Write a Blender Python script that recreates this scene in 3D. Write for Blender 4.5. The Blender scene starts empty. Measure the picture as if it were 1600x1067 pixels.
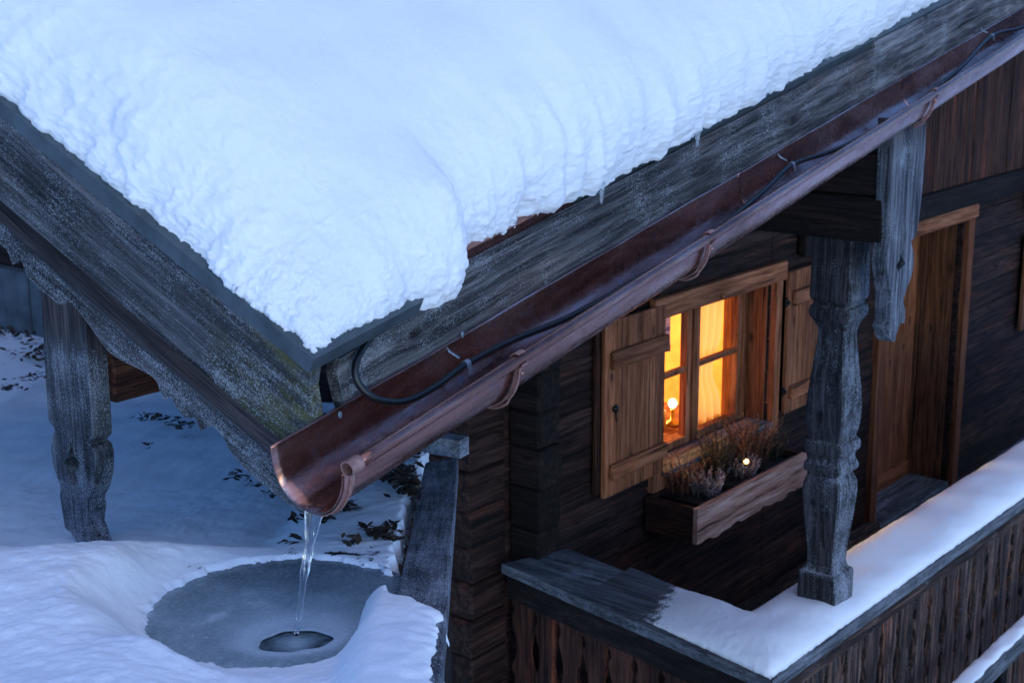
import bpy, math, random
import numpy as np
from mathutils import Matrix, Vector
random.seed(7)
rng = np.random.default_rng(7)
sc = bpy.context.scene
COL = sc.collection
D = bpy.data

# ------------------------------------------------------------------ camera
RC = np.array([[0.6319694611771349, 0.18925355373136404, -0.7515302339490617],
               [-0.7749562308485396, 0.14483642281713574, -0.6151952949223205],
               [-0.007578945078756494, 0.9711876765206535, 0.23819541676091838]])
CP = np.array([0.0, 0.0, 3.1])
FP = 2200.0
cam = D.cameras.new('camera'); cam_o = D.objects.new('camera', cam); COL.objects.link(cam_o)
M = Matrix([[*RC[i], CP[i]] for i in range(3)] + [[0, 0, 0, 1]])
cam_o.matrix_world = M
cam.sensor_width = 36.0; cam.lens = 36.0 * FP / 1600.0
cam.clip_start = 0.05; cam.clip_end = 600
cam.dof.use_dof = True; cam.dof.focus_distance = 2.75; cam.dof.aperture_fstop = 13.0
sc.camera = cam_o

# ------------------------------------------------------------------ light
SUN_EL, SUN_AZ = math.radians(42), math.radians(215)
w = D.worlds.new('World'); sc.world = w; w.use_nodes = True
nt = w.node_tree; nt.nodes.clear()
out = nt.nodes.new('ShaderNodeOutputWorld'); bg = nt.nodes.new('ShaderNodeBackground')
sky = nt.nodes.new('ShaderNodeTexSky'); sky.sky_type = 'NISHITA'; sky.sun_disc = False
sky.sun_elevation = math.radians(12); sky.sun_rotation = SUN_AZ
sky.air_density = 1.0; sky.dust_density = 0.6; sky.ozone_density = 2.5
bg.inputs['Strength'].default_value = 0.09
tint = nt.nodes.new('ShaderNodeMix'); tint.data_type = 'RGBA'; tint.blend_type = 'MULTIPLY'; tint.inputs[0].default_value = 1.0
tint.inputs[7].default_value = (0.41, 0.635, 1.03, 1)      # blue hour
nt.links.new(sky.outputs['Color'], tint.inputs[6]); nt.links.new(tint.outputs[2], bg.inputs['Color']); nt.links.new(bg.outputs[0], out.inputs[0])
sun = D.lights.new('sun', 'SUN'); sun.energy = 0.19; sun.angle = math.radians(75); sun.color = (1.0, 0.88, 0.80)
sun_o = D.objects.new('sun', sun); COL.objects.link(sun_o)
_d = Vector((-0.30, -0.42, -0.0)) ; _up = Vector((-0.15, -0.50, 1.0)).normalized()
sun_o.rotation_euler = _up.to_track_quat('Z', 'Y').to_euler()
sc.view_settings.view_transform = 'Standard'; sc.view_settings.look = 'None'; sc.view_settings.gamma = 1
sc.view_settings.exposure = 1.9

# ------------------------------------------------------------------ helpers
def nrm(v): v = np.array(v, float); return v / np.linalg.norm(v)
def ray(px, py): return RC @ np.array([px - 800, 533.5 - py, -FP])
def at_z(px, py, z): d = ray(px, py); return CP + d * (z - CP[2]) / d[2]
def at_y(px, py, y): d = ray(px, py); return CP + d * (y - CP[1]) / d[1]
def at_x(px, py, x): d = ray(px, py); return CP + d * (x - CP[0]) / d[0]
def at_pl(px, py, O, N): d = ray(px, py); return CP + d * (np.dot(O - CP, N) / np.dot(d, N))

_W = {}
def place(o, M, parent):
    M = M if M is not None else Matrix.Identity(4)
    _W[o.name] = M
    if parent is not None:
        o.parent = parent
        o.matrix_basis = _W[parent.name].inverted() @ M
    else:
        o.matrix_basis = M
def tag(o, label=None, cat=None, group=None, kind=None):
    if label: o['label'] = label
    if cat: o['category'] = cat
    if group: o['group'] = group
    if kind: o['kind'] = kind
    return o
def empty(name, loc, label=None, cat=None, group=None):
    o = D.objects.new(name, None); COL.objects.link(o); o.empty_display_size = 0.1
    place(o, Matrix.Translation(Vector(loc)), None)
    return tag(o, label, cat, group)

class MB:
    def __init__(s): s.v = []; s.f = []; s.r = []; s.sm = []
    def add(s, vs, fs, r=None, smooth=False):
        n = len(s.v); r = random.random() if r is None else r
        s.v += [tuple(map(float, p)) for p in vs]
        for f in fs: s.f.append(tuple(n + i for i in f)); s.r.append(r); s.sm.append(smooth)
        return s
    def box(s, a, b, ch=0.0, r=None):
        """axis-aligned box a..b with optional chamfer"""
        (x0, y0, z0), (x1, y1, z1) = a, b
        x0, x1 = sorted((x0, x1)); y0, y1 = sorted((y0, y1)); z0, z1 = sorted((z0, z1))
        if ch <= 0:
            vs = [(x, y, z) for x in (x0, x1) for y in (y0, y1) for z in (z0, z1)]
            return s.add(vs, [(0, 1, 3, 2), (4, 6, 7, 5), (0, 4, 5, 1), (2, 3, 7, 6), (0, 2, 6, 4), (1, 5, 7, 3)], r)
        import itertools
        c = min(ch, (x1-x0)*.45, (y1-y0)*.45, (z1-z0)*.45)
        vs = []; idx = {}
        for i, j, k in itertools.product((0, 1), repeat=3):
            X = (x0, x1)[i]; Y = (y0, y1)[j]; Z = (z0, z1)[k]
            dx = c if i == 0 else -c; dy = c if j == 0 else -c; dz = c if k == 0 else -c
            idx[i, j, k] = len(vs); vs += [(X, Y+dy, Z+dz), (X+dx, Y, Z+dz), (X+dx, Y+dy, Z)]
        I = lambda i, j, k, a: idx[i, j, k] + a
        fs = []
        for q in (0, 1):
            fs.append([I(q, 0, 0, 0), I(q, 1, 0, 0), I(q, 1, 1, 0), I(q, 0, 1, 0)])
            fs.append([I(0, q, 0, 1), I(1, q, 0, 1), I(1, q, 1, 1), I(0, q, 1, 1)])
            fs.append([I(0, 0, q, 2), I(1, 0, q, 2), I(1, 1, q, 2), I(0, 1, q, 2)])
        for p in (0, 1):
            for q in (0, 1):
                fs.append([I(p, q, 0, 0), I(p, q, 1, 0), I(p, q, 1, 1), I(p, q, 0, 1)])
                fs.append([I(p, 0, q, 0), I(p, 1, q, 0), I(p, 1, q, 2), I(p, 0, q, 2)])
                fs.append([I(0, p, q, 1), I(1, p, q, 1), I(1, p, q, 2), I(0, p, q, 2)])
        for i, j, k in itertools.product((0, 1), repeat=3): fs.append([I(i, j, k, 0), I(i, j, k, 1), I(i, j, k, 2)])
        return s.add(vs, fs, r)
    def prism(s, poly, d0, d1, fn, r=None, holes=None):
        """poly in 2D extruded d0..d1; fn(u,v,d)->xyz"""
        n = len(poly)
        vs = [fn(u, v, d0) for u, v in poly] + [fn(u, v, d1) for u, v in poly]
        fs = [tuple(range(n)), tuple(range(2*n-1, n-1, -1))] + [(i, (i+1) % n, n+(i+1) % n, n+i) for i in range(n)]
        return s.add(vs, fs, r)
    def sweep(s, path, prof_fn, closed=True, cap=True, r=None, smooth=True):
        """rings: prof_fn(i) -> list of xyz for path index i"""
        rings = [prof_fn(i) for i in range(len(path))]; m = len(rings[0]); vs = [p for R_ in rings for p in R_]; fs = []
        for i in range(len(rings)-1):
            for j in range(m if closed else m-1):
                a = i*m+j; b = i*m+(j+1) % m; fs.append((a, b, b+m, a+m))
        if cap and closed:
            fs.append(tuple(range(m-1, -1, -1))); fs.append(tuple((len(rings)-1)*m+j for j in range(m)))
        return s.add(vs, fs, r, smooth)
    def tube(s, pts, rad, n=12, r=None, cap=True):
        pts = [np.array(p, float) for p in pts]; N = len(pts)
        rads = rad if hasattr(rad, '__len__') else [rad]*N
        fr = []; prev = None
        for i in range(N):
            t = nrm(pts[min(i+1, N-1)] - pts[max(i-1, 0)])
            if prev is None: a = np.cross(t, [0, 0, 1.0]); a = np.cross(t, [1.0, 0, 0]) if np.linalg.norm(a) < .1 else a
            else: a = prev - t*np.dot(prev, t)
            a = nrm(a); prev = a; fr.append((a, np.cross(t, a)))
        f = lambda i: [pts[i] + rads[i]*(math.cos(2*math.pi*k/n)*fr[i][0] + math.sin(2*math.pi*k/n)*fr[i][1]) for k in range(n)]
        return s.sweep(pts, f, r=r, cap=cap)
    def ball(s, c, rad, n=10, sc=(1, 1, 1), r=None):
        vs = []; fs = []
        for i in range(n+1):
            th = math.pi*i/n
            for j in range(2*n): ph = math.pi*j/n; vs.append((c[0]+rad*sc[0]*math.sin(th)*math.cos(ph), c[1]+rad*sc[1]*math.sin(th)*math.sin(ph), c[2]+rad*sc[2]*math.cos(th)))
        for i in range(n):
            for j in range(2*n): fs.append((i*2*n+j, (i+1)*2*n+j, (i+1)*2*n+(j+1) % (2*n), i*2*n+(j+1) % (2*n)))
        return s.add(vs, fs, r, True)
    def build(s, name, mat, parent=None, M=None, smooth=None, local=True):
        me = D.meshes.new(name)
        me.from_pydata(s.v, [], s.f); me.update()
        at = me.attributes.new('rnd', 'FLOAT', 'FACE'); at.data.foreach_set('value', s.r[:len(me.polygons)])
        me.polygons.foreach_set('use_smooth', s.sm if smooth is None else [smooth]*len(me.polygons))
        import bmesh
        bm = bmesh.new(); bm.from_mesh(me); bmesh.ops.recalc_face_normals(bm, faces=bm.faces); bm.to_mesh(me); bm.free()
        if mat: me.materials.append(mat)
        o = D.objects.new(name, me); COL.objects.link(o)
        place(o, M, parent)
        return o

def ring_frame(x0, x1, z0, z1, w_, y0, y1):
    """one continuous rectangular frame, outer x0..x1 z0..z1, member width w_"""
    m = MB(); O = [(x0, z0), (x1, z0), (x1, z1), (x0, z1)]; I = [(x0+w_, z0+w_), (x1-w_, z0+w_), (x1-w_, z1-w_), (x0+w_, z1-w_)]
    vs = [(x, y0, z) for x, z in O+I] + [(x, y1, z) for x, z in O+I]; fs = []
    for i in range(4):
        j = (i+1) % 4; fs += [(i, j, 4+j, 4+i), (8+i, 12+i, 12+j, 8+j), (i, 8+i, 8+j, j), (4+i, 4+j, 12+j, 12+i)]
    return m.add(vs, fs)
def u_frame(x0, x1, z0, z1, w_, y0, y1):
    m = MB(); m.prism([(x0, z0), (x0+w_, z0), (x0+w_, z1-w_), (x1-w_, z1-w_), (x1-w_, z0), (x1, z0), (x1, z1), (x0, z1)], y0, y1, lambda u, v, d: (u, d, v)); return m
def bevel(o, w_=.003, seg=2):
    b = o.modifiers.new('edge', 'BEVEL'); b.width = w_; b.segments = seg; b.limit_method = 'ANGLE'; return o
def catmull(pts, k=8):
    P = [np.array(p, float) for p in pts]; P = [2*P[0]-P[1]] + P + [2*P[-1]-P[-2]]; o = []
    for i in range(1, len(P)-2):
        for j in range(k):
            t = j/k; a, b, c, d = P[i-1:i+3]
            o.append(.5*((2*b)+(-a+c)*t+(2*a-5*b+4*c-d)*t*t+(-a+3*b-3*c+d)*t**3))
    o.append(P[-2]); return o

# vectorised gradient noise
_perm = rng.permutation(256); _perm = np.concatenate([_perm, _perm, _perm])
_g = rng.normal(size=(256, 3)); _g /= np.linalg.norm(_g, axis=1)[:, None]
def pnoise(p):
    i = np.floor(p).astype(int); f = p - i; u = f*f*f*(f*(f*6-15)+10); i &= 255; tot = 0
    for dx in (0, 1):
        for dy in (0, 1):
            for dz in (0, 1):
                h = _perm[_perm[_perm[(i[:, 0]+dx) & 255]+((i[:, 1]+dy) & 255)] + ((i[:, 2]+dz) & 255)] & 255
                d = f - np.array([dx, dy, dz]); g = _g[h]
                wgt = (u[:, 0] if dx else 1-u[:, 0])*(u[:, 1] if dy else 1-u[:, 1])*(u[:, 2] if dz else 1-u[:, 2])
                tot = tot + wgt*(g*d).sum(1)
    return tot*1.6
def fbm(p, oct=4): 
    t = 0; a = 1
    for k in range(oct): t = t + a*pnoise(p*2**k + 17.3*k); a *= .5
    return t
def billow(p, oct=3):
    t = 0; a = 1
    for k in range(oct): t = t + a*(2*np.abs(pnoise(p*2.1**k + 9.7*k))-.6); a *= .5
    return t
def sstep(x, a, b): t = np.clip((x-a)/(b-a), 0, 1); return t*t*(3-2*t)

# ------------------------------------------------------------------ materials
class NT:
    def __init__(s, name):
        s.m = D.materials.new(name); s.m.use_nodes = True; s.t = s.m.node_tree; s.t.nodes.clear()
        s.out = s.n('ShaderNodeOutputMaterial'); s.p = s.n('ShaderNodeBsdfPrincipled'); s.l(s.p.outputs[0], s.out.inputs[0])
        s.tc = s.n('ShaderNodeTexCoord')
    def n(s, t, **k):
        x = s.t.nodes.new(t)
        for a, b in k.items(): setattr(x, a, b)
        return x
    def l(s, a, b): s.t.links.new(a, b)
    def setp(s, **k):
        for a, b in k.items(): s.p.inputs[a.replace('_', ' ')].default_value = b
    def mp(s, scale=(1, 1, 1), src=None):
        x = s.n('ShaderNodeMapping'); x.inputs['Scale'].default_value = scale; s.l(src or s.tc.outputs['Object'], x.inputs['Vector']); return x.outputs[0]
    def noise(s, vec, scale, detail=4, rough=.55, dist=0):
        x = s.n('ShaderNodeTexNoise'); x.inputs['Scale'].default_value = scale; x.inputs['Detail'].default_value = detail
        x.inputs['Roughness'].default_value = rough; x.inputs['Distortion'].default_value = dist; s.l(vec, x.inputs['Vector']); return x.outputs['Fac']
    def ramp(s, fac, stops):
        x = s.n('ShaderNodeValToRGB'); e = x.color_ramp.elements
        while len(e) < len(stops): e.new(.5)
        for q, (p, c) in zip(e, stops):
            q.position = p; q.color = (*c, 1) if hasattr(c, '__len__') else (c, c, c, 1)
        s.l(fac, x.inputs[0]); return x.outputs[0]
    def mix(s, fac, a, b, mode='MIX'):
        x = s.n('ShaderNodeMix', data_type='RGBA', blend_type=mode)
        for v, i in ((fac, 0), (a, 6), (b, 7)):
            if hasattr(v, 'links'): s.l(v, x.inputs[i])
            else: x.inputs[i].default_value = v if not hasattr(v, '__len__') else (*v, 1)
        return x.outputs[2]
    def math(s, op, a, b=0.0, c=None):
        x = s.n('ShaderNodeMath', operation=op)
        for i, v in enumerate((a, b) + ((c,) if c is not None else ())):
            if hasattr(v, 'links'): s.l(v, x.inputs[i])
            else: x.inputs[i].default_value = v
        return x.outputs[0]
    def bump(s, h, dist, strength=1, nrm_in=None):
        x = s.n('ShaderNodeBump'); x.inputs['Distance'].default_value = dist; x.inputs['Strength'].default_value = strength
        s.l(h, x.inputs['Height'])
        if nrm_in: s.l(nrm_in, x.inputs['Normal'])
        return x.outputs[0]

_wc = {}; NSH = -.3
def wood(kind, axis='X'):
    """procedural timber with the grain along the object's own axis"""
    if (kind, axis) in _wc: return _wc[kind, axis]
    P = dict(  # dark, mid, light, frost amount, warm streak
        grey=((.014, .015, .019), (.055, .058, .068), (.14, .145, .16), .75, .12),
        greyclean=((.018, .018, .021), (.068, .068, .075), (.19, .19, .20), .42, .2),
        scal=((.012, .013, .016), (.050, .053, .062), (.14, .145, .16), .70, .12),
        pendl=((.012, .013, .016), (.050, .053, .062), (.14, .145, .16), .70, .12),
        pendr=((.012, .013, .016), (.055, .060, .075), (.15, .16, .18), .62, .0),
        moss=((.016, .017, .020), (.060, .063, .070), (.16, .165, .175), .62, .15),
        log=((.003, .0018, .0017), (.019, .0090, .0075), (.056, .029, .022), .0, .6),
        dark=((.003, .002, .002), (.010, .006, .0055), (.026, .017, .014), .0, .2),
        brown=((.008, .0035, .003), (.042, .0165, .011), (.12, .048, .028), .0, .8),
        panel=((.006, .004, .004), (.036, .022, .018), (.20, .115, .08), .03, .9),
        pine=((.085, .028, .012), (.235, .080, .035), (.36, .15, .08), .0, .0),
        reveal=((.03, .011, .005), (.085, .032, .015), (.15, .062, .03), .0, .0),
        boxwood=((.16, .062, .038), (.40, .20, .135), (.58, .38, .30), .0, .0),
        frosty=((.018, .020, .025), (.055, .060, .072), (.13, .14, .16), 1.0, .0),
        pinered=((.08, .025, .010), (.21, .068, .028), (.33, .125, .058), .0, .0),
        rail=((.024, .027, .031), (.075, .083, .095), (.17, .185, .205), .45, .0),
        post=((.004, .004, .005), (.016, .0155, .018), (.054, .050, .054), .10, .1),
        )[kind]
    d, m_, l_, fr, warm = P
    t = NT('wood_%s_%s' % (kind, axis)); t.setp(Roughness=.85, Specular_IOR_Level=.18)
    a = {'X': 0, 'Y': 1, 'Z': 2}[axis]
    at = t.n('ShaderNodeAttribute', attribute_name='rnd'); rnd = at.outputs['Fac']
    off = t.n('ShaderNodeVectorMath', operation='ADD'); t.l(t.tc.outputs['Object'], off.inputs[0])
    cmb = t.n('ShaderNodeCombineXYZ'); r10 = t.math('MULTIPLY', rnd, 13.7)
    for i in range(3): t.l(r10, cmb.inputs[i])
    t.l(cmb.outputs[0], off.inputs[1]); base = off.outputs[0]
    # gentle warp so the grain wanders around knots
    S = [1, 1, 1]; S[a] = .45
    vk = t.n('ShaderNodeTexVoronoi', voronoi_dimensions='2D'); vk.inputs['Scale'].default_value = 3.1
    s3 = t.n('ShaderNodeSeparateXYZ'); t.l(base, s3.inputs[0]); k2 = t.n('ShaderNodeCombineXYZ')
    t.l(t.math('MULTIPLY', s3.outputs[a], .62), k2.inputs[0])
    t.l(t.math('MULTIPLY', s3.outputs[2] if a != 2 else t.math('ADD', s3.outputs[0], s3.outputs[1]), 1.5), k2.inputs[1]); t.l(k2.outputs[0], vk.inputs['Vector'])
    kn = t.ramp(vk.outputs['Distance'], [(.0, 1.0), (.035, .85), (.06, .35), (.17, 0)])
    wn = t.noise(t.mp(S, base), 4, 2)
    wsum = t.math('ADD', t.math('MULTIPLY', wn, .03), t.math('MULTIPLY', kn, .022))
    wv = t.n('ShaderNodeVectorMath', operation='ADD'); t.l(base, wv.inputs[0]); c2 = t.n('ShaderNodeCombineXYZ')
    for i in range(3):
        if i != a: t.l(wsum, c2.inputs[i])
    t.l(c2.outputs[0], wv.inputs[1]); base2 = wv.outputs[0]
    S = [1, 1, 1]; S[a] = .035; fine = t.noise(t.mp(S, base2), 190, 5, .65)
    S = [1, 1, 1]; S[a] = .05; mid = t.noise(t.mp(S, base2), 42, 4, .6)
    S = [1, 1, 1]; S[a] = .18; big = t.noise(t.mp(S, base2), 7, 3, .6)
    S = [1, 1, 1]; S[a] = .018; crk = t.noise(t.mp(S, base2), 55, 2, .5)
    g = t.math('ADD', t.math('MULTIPLY', fine, .45), t.math('MULTIPLY', mid, .55))
    col = t.ramp(g, [(.38, d), (.49, m_), (.62, l_)])
    tone = t.math('ADD', t.math('MULTIPLY', rnd, .5), .7)
    bt = t.ramp(big, [(.3, .62), (.7, 1.28)])
    col = t.mix(1.0, col, bt, 'MULTIPLY')
    sc_ = t.n('ShaderNodeVectorMath', operation='SCALE'); t.l(col, sc_.inputs[0]); t.l(tone, sc_.inputs['Scale']); col = sc_.outputs[0]
    if warm > 0:
        S = [1, 1, 1]; S[a] = .22; wm = t.ramp(t.noise(t.mp(S, base), 9, 4, .6), [(.54, 0), (.70, 1)])
        wf = t.math('MULTIPLY', wm, warm)
        col = t.mix(wf, col, t.mix(1.0, col, (2.6, 1.5, 1.0), 'MULTIPLY'))
    crm = t.ramp(crk, [(.31, 1), (.36, 0)])
    col = t.mix(t.math('MULTIPLY', crm, .85), col, (.004, .003, .003))
    if kind != 'dark': col = t.mix(t.math('MULTIPLY', kn, .8), col, tuple(x*.35 for x in d))
    if kind == 'moss':
        xs = t.n('ShaderNodeSeparateXYZ'); t.l(t.tc.outputs['Object'], xs.inputs[0])
        nearend = t.ramp(t.math('MULTIPLY', xs.outputs[1], 1.0), [(.03, 1), (.30, 0)])
        mn = t.ramp(t.noise(t.mp((1, .35, 1)), 22, 5, .65), [(.42, 0), (.62, 1)])
        col = t.mix(t.math('MULTIPLY', t.math('MULTIPLY', nearend, mn), .75), col, (.12, .115, .03))
    h = g
    if fr > 0:
        S = [1, 1, 1]; S[a] = .6
        sp = t.noise(t.mp(S, base), 400, 2, .6); sp2 = t.noise(t.mp(S, base), 760, 1, .5); area = t.noise(t.tc.outputs['Object'], 6, 4, .65)
        S[a] = .1; stre = t.noise(t.mp(S, base), 60, 3, .6)
        am = t.math('ADD', t.math('MULTIPLY', area, .45), t.math('MULTIPLY', stre, .22))
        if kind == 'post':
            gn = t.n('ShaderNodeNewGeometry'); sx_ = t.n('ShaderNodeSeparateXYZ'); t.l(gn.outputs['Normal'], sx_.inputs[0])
            am = t.math('ADD', am, t.math('MULTIPLY', t.math('MAXIMUM', t.math('MULTIPLY', sx_.outputs[1], -1.0), t.math('MULTIPLY', sx_.outputs[2], 1.0)), .13))  # frost, thickened on front and top faces to paint in their stronger light
        th = t.math('ADD', t.math('ADD', t.math('MULTIPLY', sp, .7), t.math('MULTIPLY', sp2, .3)), am)
        shl = {'scal': (2, NSH-.050, NSH-.012), 'pendl': (2, 2.27, 2.36), 'pendr': (2, 2.58, 2.68)}.get(kind)
        if shl:
            so_ = t.n('ShaderNodeSeparateXYZ'); t.l(t.tc.outputs['Object'], so_.inputs[0]); so2 = t.math('ADD', so_.outputs[shl[0]], t.math('MULTIPLY', t.math('SUBTRACT', mid, .5), (shl[2]-shl[1])*3.5))
            mr_ = t.n('ShaderNodeMapRange'); mr_.inputs[1].default_value = shl[1]; mr_.inputs[2].default_value = shl[2]; t.l(so2, mr_.inputs[0])
            th = t.math('SUBTRACT', th, t.math('MULTIPLY', mr_.outputs[0], .35))
            col = t.mix(t.math('MULTIPLY', mr_.outputs[0], .7), col, t.mix(1.0, col, (.62, .40, .32), 'MULTIPLY'))  # bare brown wood under the overhang, with its shade darkened into the colour
        f1 = t.ramp(th, [(.985 - .17*fr, 0), (.985 - .17*fr + .10, 1)])
        f1 = t.math('MULTIPLY', f1, .42)
        geo = t.n('ShaderNodeNewGeometry'); bv = t.n('ShaderNodeBevel', samples=4); bv.inputs['Radius'].default_value = .0025
        dp = t.n('ShaderNodeVectorMath', operation='DOT_PRODUCT'); t.l(bv.outputs[0], dp.inputs[0]); t.l(geo.outputs['Normal'], dp.inputs[1]); edge = t.ramp(dp.outputs['Value'], [(.80, 1), (.97, 0)])
        ff = t.math('MAXIMUM', f1, t.math('MULTIPLY', t.math('MULTIPLY', edge, t.ramp(area, [(.3, .4), (.6, 1)])), .42*min(1, fr*2.5)))
        col = t.mix(ff, col, (.62, .68, .76))
        h = t.math('ADD', g, t.math('MULTIPLY', f1, .5))
    t.l(col, t.p.inputs['Base Color'])
    h = t.math('SUBTRACT', h, t.math('MULTIPLY', crm, 1.2))
    t.l(t.bump(h, .0013, 1.0), t.p.inputs['Normal'])
    _wc[kind, axis] = t.m; return t.m

def simple(name, col, rough=.6, metal=0, noise=.25, nscale=20, bump=0.0, **k):
    t = NT(name); t.setp(Roughness=rough, Metallic=metal)
    for a, b in k.items(): t.p.inputs[a.replace('_', ' ')].default_value = b
    nn = t.noise(t.tc.outputs['Object'], nscale, 5, .6)
    c = t.ramp(nn, [(.3, tuple(x*(1-noise) for x in col)), (.7, tuple(min(1, x*(1+noise)) for x in col))])
    t.l(c, t.p.inputs['Base Color'])
    if bump: t.l(t.bump(nn, bump), t.p.inputs['Normal'])
    return t.m

def snow_mat(name, scale=1.0, dirt=False):
    t = NT(name); t.setp(Roughness=.75, Specular_IOR_Level=.2)
    if not dirt: t.setp(Subsurface_Weight=.7, Subsurface_Scale=.02); t.p.inputs['Subsurface Radius'].default_value = (1.0, 1.0, 1.0)
    o = t.tc.outputs['Object']
    n1 = t.noise(o, 55*scale, 5, .65); n2 = t.noise(o, 260*scale, 3, .6)
    n0 = t.noise(o, 3, 3)
    c = t.ramp(n0, [(.3, (.83, .86, .90)), (.7, (.90, .915, .93))])
    if dirt:
        at = t.n('ShaderNodeAttribute', attribute_name='dirt')
        dn = t.noise(o, 24, 6, .72); dn2 = t.noise(o, 6, 3)
        v = t.math('ADD', t.math('ADD', t.math('MULTIPLY', dn, .7), t.math('MULTIPLY', dn2, .5)), t.math('MULTIPLY', at.outputs['Fac'], .42))
        m = t.ramp(v, [(.86, 0), (.90, 1)])
        c = t.mix(m, c, t.ramp(t.noise(o, 90, 4), [(.35, (.008, .009, .009)), (.65, (.045, .036, .028))]))
    t.l(c, t.p.inputs['Base Color'])
    h = t.math('ADD', n1, t.math('MULTIPLY', n2, .35))
    t.l(t.bump(h, .0035, .7), t.p.inputs['Normal'])
    return t.m
SNOW = snow_mat('snow'); SNOWG = snow_mat('snow_ground_mat', 1.0, True)

def copper_mat():
    t = NT('copper'); t.setp(Metallic=.9)
    o = t.tc.outputs['Object']; st = t.mp((.22, 1, 1))
    n1 = t.noise(st, 9, 5, .6, .6); n2 = t.noise(o, 34, 5, .65); n3 = t.noise(t.mp((.5, 1, 1)), 15, 3)
    c = t.ramp(n1, [(.34, (.13, .045, .032)), (.5, (.32, .150, .12)), (.66, (.50, .31, .28))])
    pat = t.ramp(n2, [(.55, 0), (.66, 1)]); reg = t.ramp(n3, [(.5, 0), (.62, 1)])
    c = t.mix(t.math('MULTIPLY', t.math('MULTIPLY', pat, reg), .55), c, (.13, .20, .29))
    pk = t.ramp(t.noise(t.mp((.4, 1, 1)), 11, 4, .7), [(.66, 0), (.72, 1)])
    c = t.mix(t.math('MULTIPLY', pk, .6), c, (.62, .30, .24))
    t.l(c, t.p.inputs['Base Color'])
    t.l(t.ramp(n2, [(.3, .16), (.7, .36)]), t.p.inputs['Roughness'])
    hh_ = t.math('ADD', t.noise(t.mp((.15, 1, 1)), 30, 3), t.math('MULTIPLY', n2, .3))
    t.l(t.bump(hh_, .0022, .7), t.p.inputs['Normal'])
    return t.m
COPPER = copper_mat()
SLATE = simple('coated_steel_edge', (.06, .085, .10), .55, .2, .35, 14, .0005)
CABLE = simple('black_cable_rubber', (.006, .008, .010), .38, 0, .2, 40)
STEEL = simple('frosted_zinc', (.26, .32, .38), .55, .6, .4, 160, .0012)
STONE = simple('foundation_stone', (.075, .09, .10), .9, 0, .45, 7, .01)
IRON = simple('black_iron', (.012, .012, .013), .5, .6, .2, 40)

# ------------------------------------------------------------------ roof frame (eave line, slope line, normal)
G0 = CP + ray(422, 697) * 2.6 / FP
E1 = nrm(RC @ np.array([1640.0, 1013.0, -2200.0])); HH = nrm(np.cross([0, 0, 1], E1)); WW = np.cross(E1, HH)
PHI = math.radians(30.6)
V = math.cos(PHI)*HH + math.sin(PHI)*WW; NR = -math.sin(PHI)*HH + math.cos(PHI)*WW
K = at_pl(490, 562, G0 + E1*.09, E1) - E1*.09     # eave-edge point of the roof covering, s measured from the gutter's open end
def mat4(o, x, y, z): return Matrix([[x[i], y[i], z[i], o[i]] for i in range(3)] + [[0, 0, 0, 1]])
MG = mat4(G0, E1, HH, WW)       # gutter frame  (s, a, b)
MR = mat4(K, E1, V, NR)         # roof frame    (s, t, n)
def in_gut(px, py, a=None, b=None, s=None):
    if a is not None: p = at_pl(px, py, G0 + HH*a, HH)
    elif b is not None: p = at_pl(px, py, G0 + WW*b, WW)
    else: p = at_pl(px, py, G0 + E1*s, E1)
    q = p - G0; return (q @ E1, q @ HH, q @ WW)
def in_roof_s(px, py, s): q = at_pl(px, py, K + E1*s, E1) - K; return (q @ V, q @ NR)
def in_roof(px, py, n=0): q = at_pl(px, py, K + NR*n, NR) - K; return (q @ E1, q @ V)

# ------------------------------------------------------------------ ground
CX, CY = 1.665, 1.945; PZ = 1.95; FD = np.array([.774, .633]); RD = np.array([.633, -.774])
BL = np.array([at_z(664, 722, 1.84)[:2], at_z(622, 940, 1.96)[:2]])    # the left edge of the bank board
bdir = nrm(BL[1] - BL[0]); bnrm = np.array([-bdir[1], bdir[0]])
if np.dot(bnrm, RD) < 0: bnrm = -bnrm
def ground_h(x, y):
    p = np.stack([x-CX, y-CY], -1); u = p @ FD; s = p @ RD; r = np.hypot(u*1.0, s*1.0)
    P3 = np.stack([x, y, 0*x], -1)
    near = 1 - sstep(u, .03, .38)
    left = sstep(-s, -.05, .18)
    z = PZ + .012
    z = z - .11*sstep(u, .22, .6)*left - .17*np.clip(u-.35, 0, 3.6)
    wall = sstep(r, .255, .40 + .05*pnoise(P3*6))
    z = z + near*wall*(.036 + .055*left)*(1 - .55*sstep(s, .18, .32)*sstep(u, -.2, .02)) 
    z = z + .02*near*sstep(-u, .25, .7)
    hum = fbm(P3*2.2+4, 2)*.014 + fbm(P3*9, 3)*.005 + billow(P3*26, 2)*.0018 + billow(P3*70, 2)*.0012*near
    z = z + hum*sstep(r, .24, .34)
    # basin under the ice
    z = np.where(r < .30, z - .05*(1-sstep(r + .010*pnoise(P3*25) + .008*pnoise(P3*75), .235, .262)), z)
    return z, u, s, r
def grid_axis(segs):
    o = [segs[0][0]]
    for a, b, st in segs: n = max(1, int(round((b-a)/st))); o += [a+(b-a)*(i+1)/n for i in range(n)]
    return np.array(o)
gu = grid_axis([(-6, -1, .25), (-1, -.55, .03), (-.55, .45, .0055), (.45, 1.6, .014), (1.6, 4, .05), (4, 14, .5)])
gs = grid_axis([(-12, -3, .4), (-3, -1.3, .06), (-1.3, -.5, .012), (-.5, .42, .0055), (.42, 1.2, .03), (1.2, 3, .2)])
U, S_ = np.meshgrid(gu, gs, indexing='ij'); X = CX + U*FD[0] + S_*RD[0]; Y = CY + U*FD[1] + S_*RD[1]
xf, yf = X.ravel(), Y.ravel(); Z, u_, s_, r_ = ground_h(xf, yf)
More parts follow.
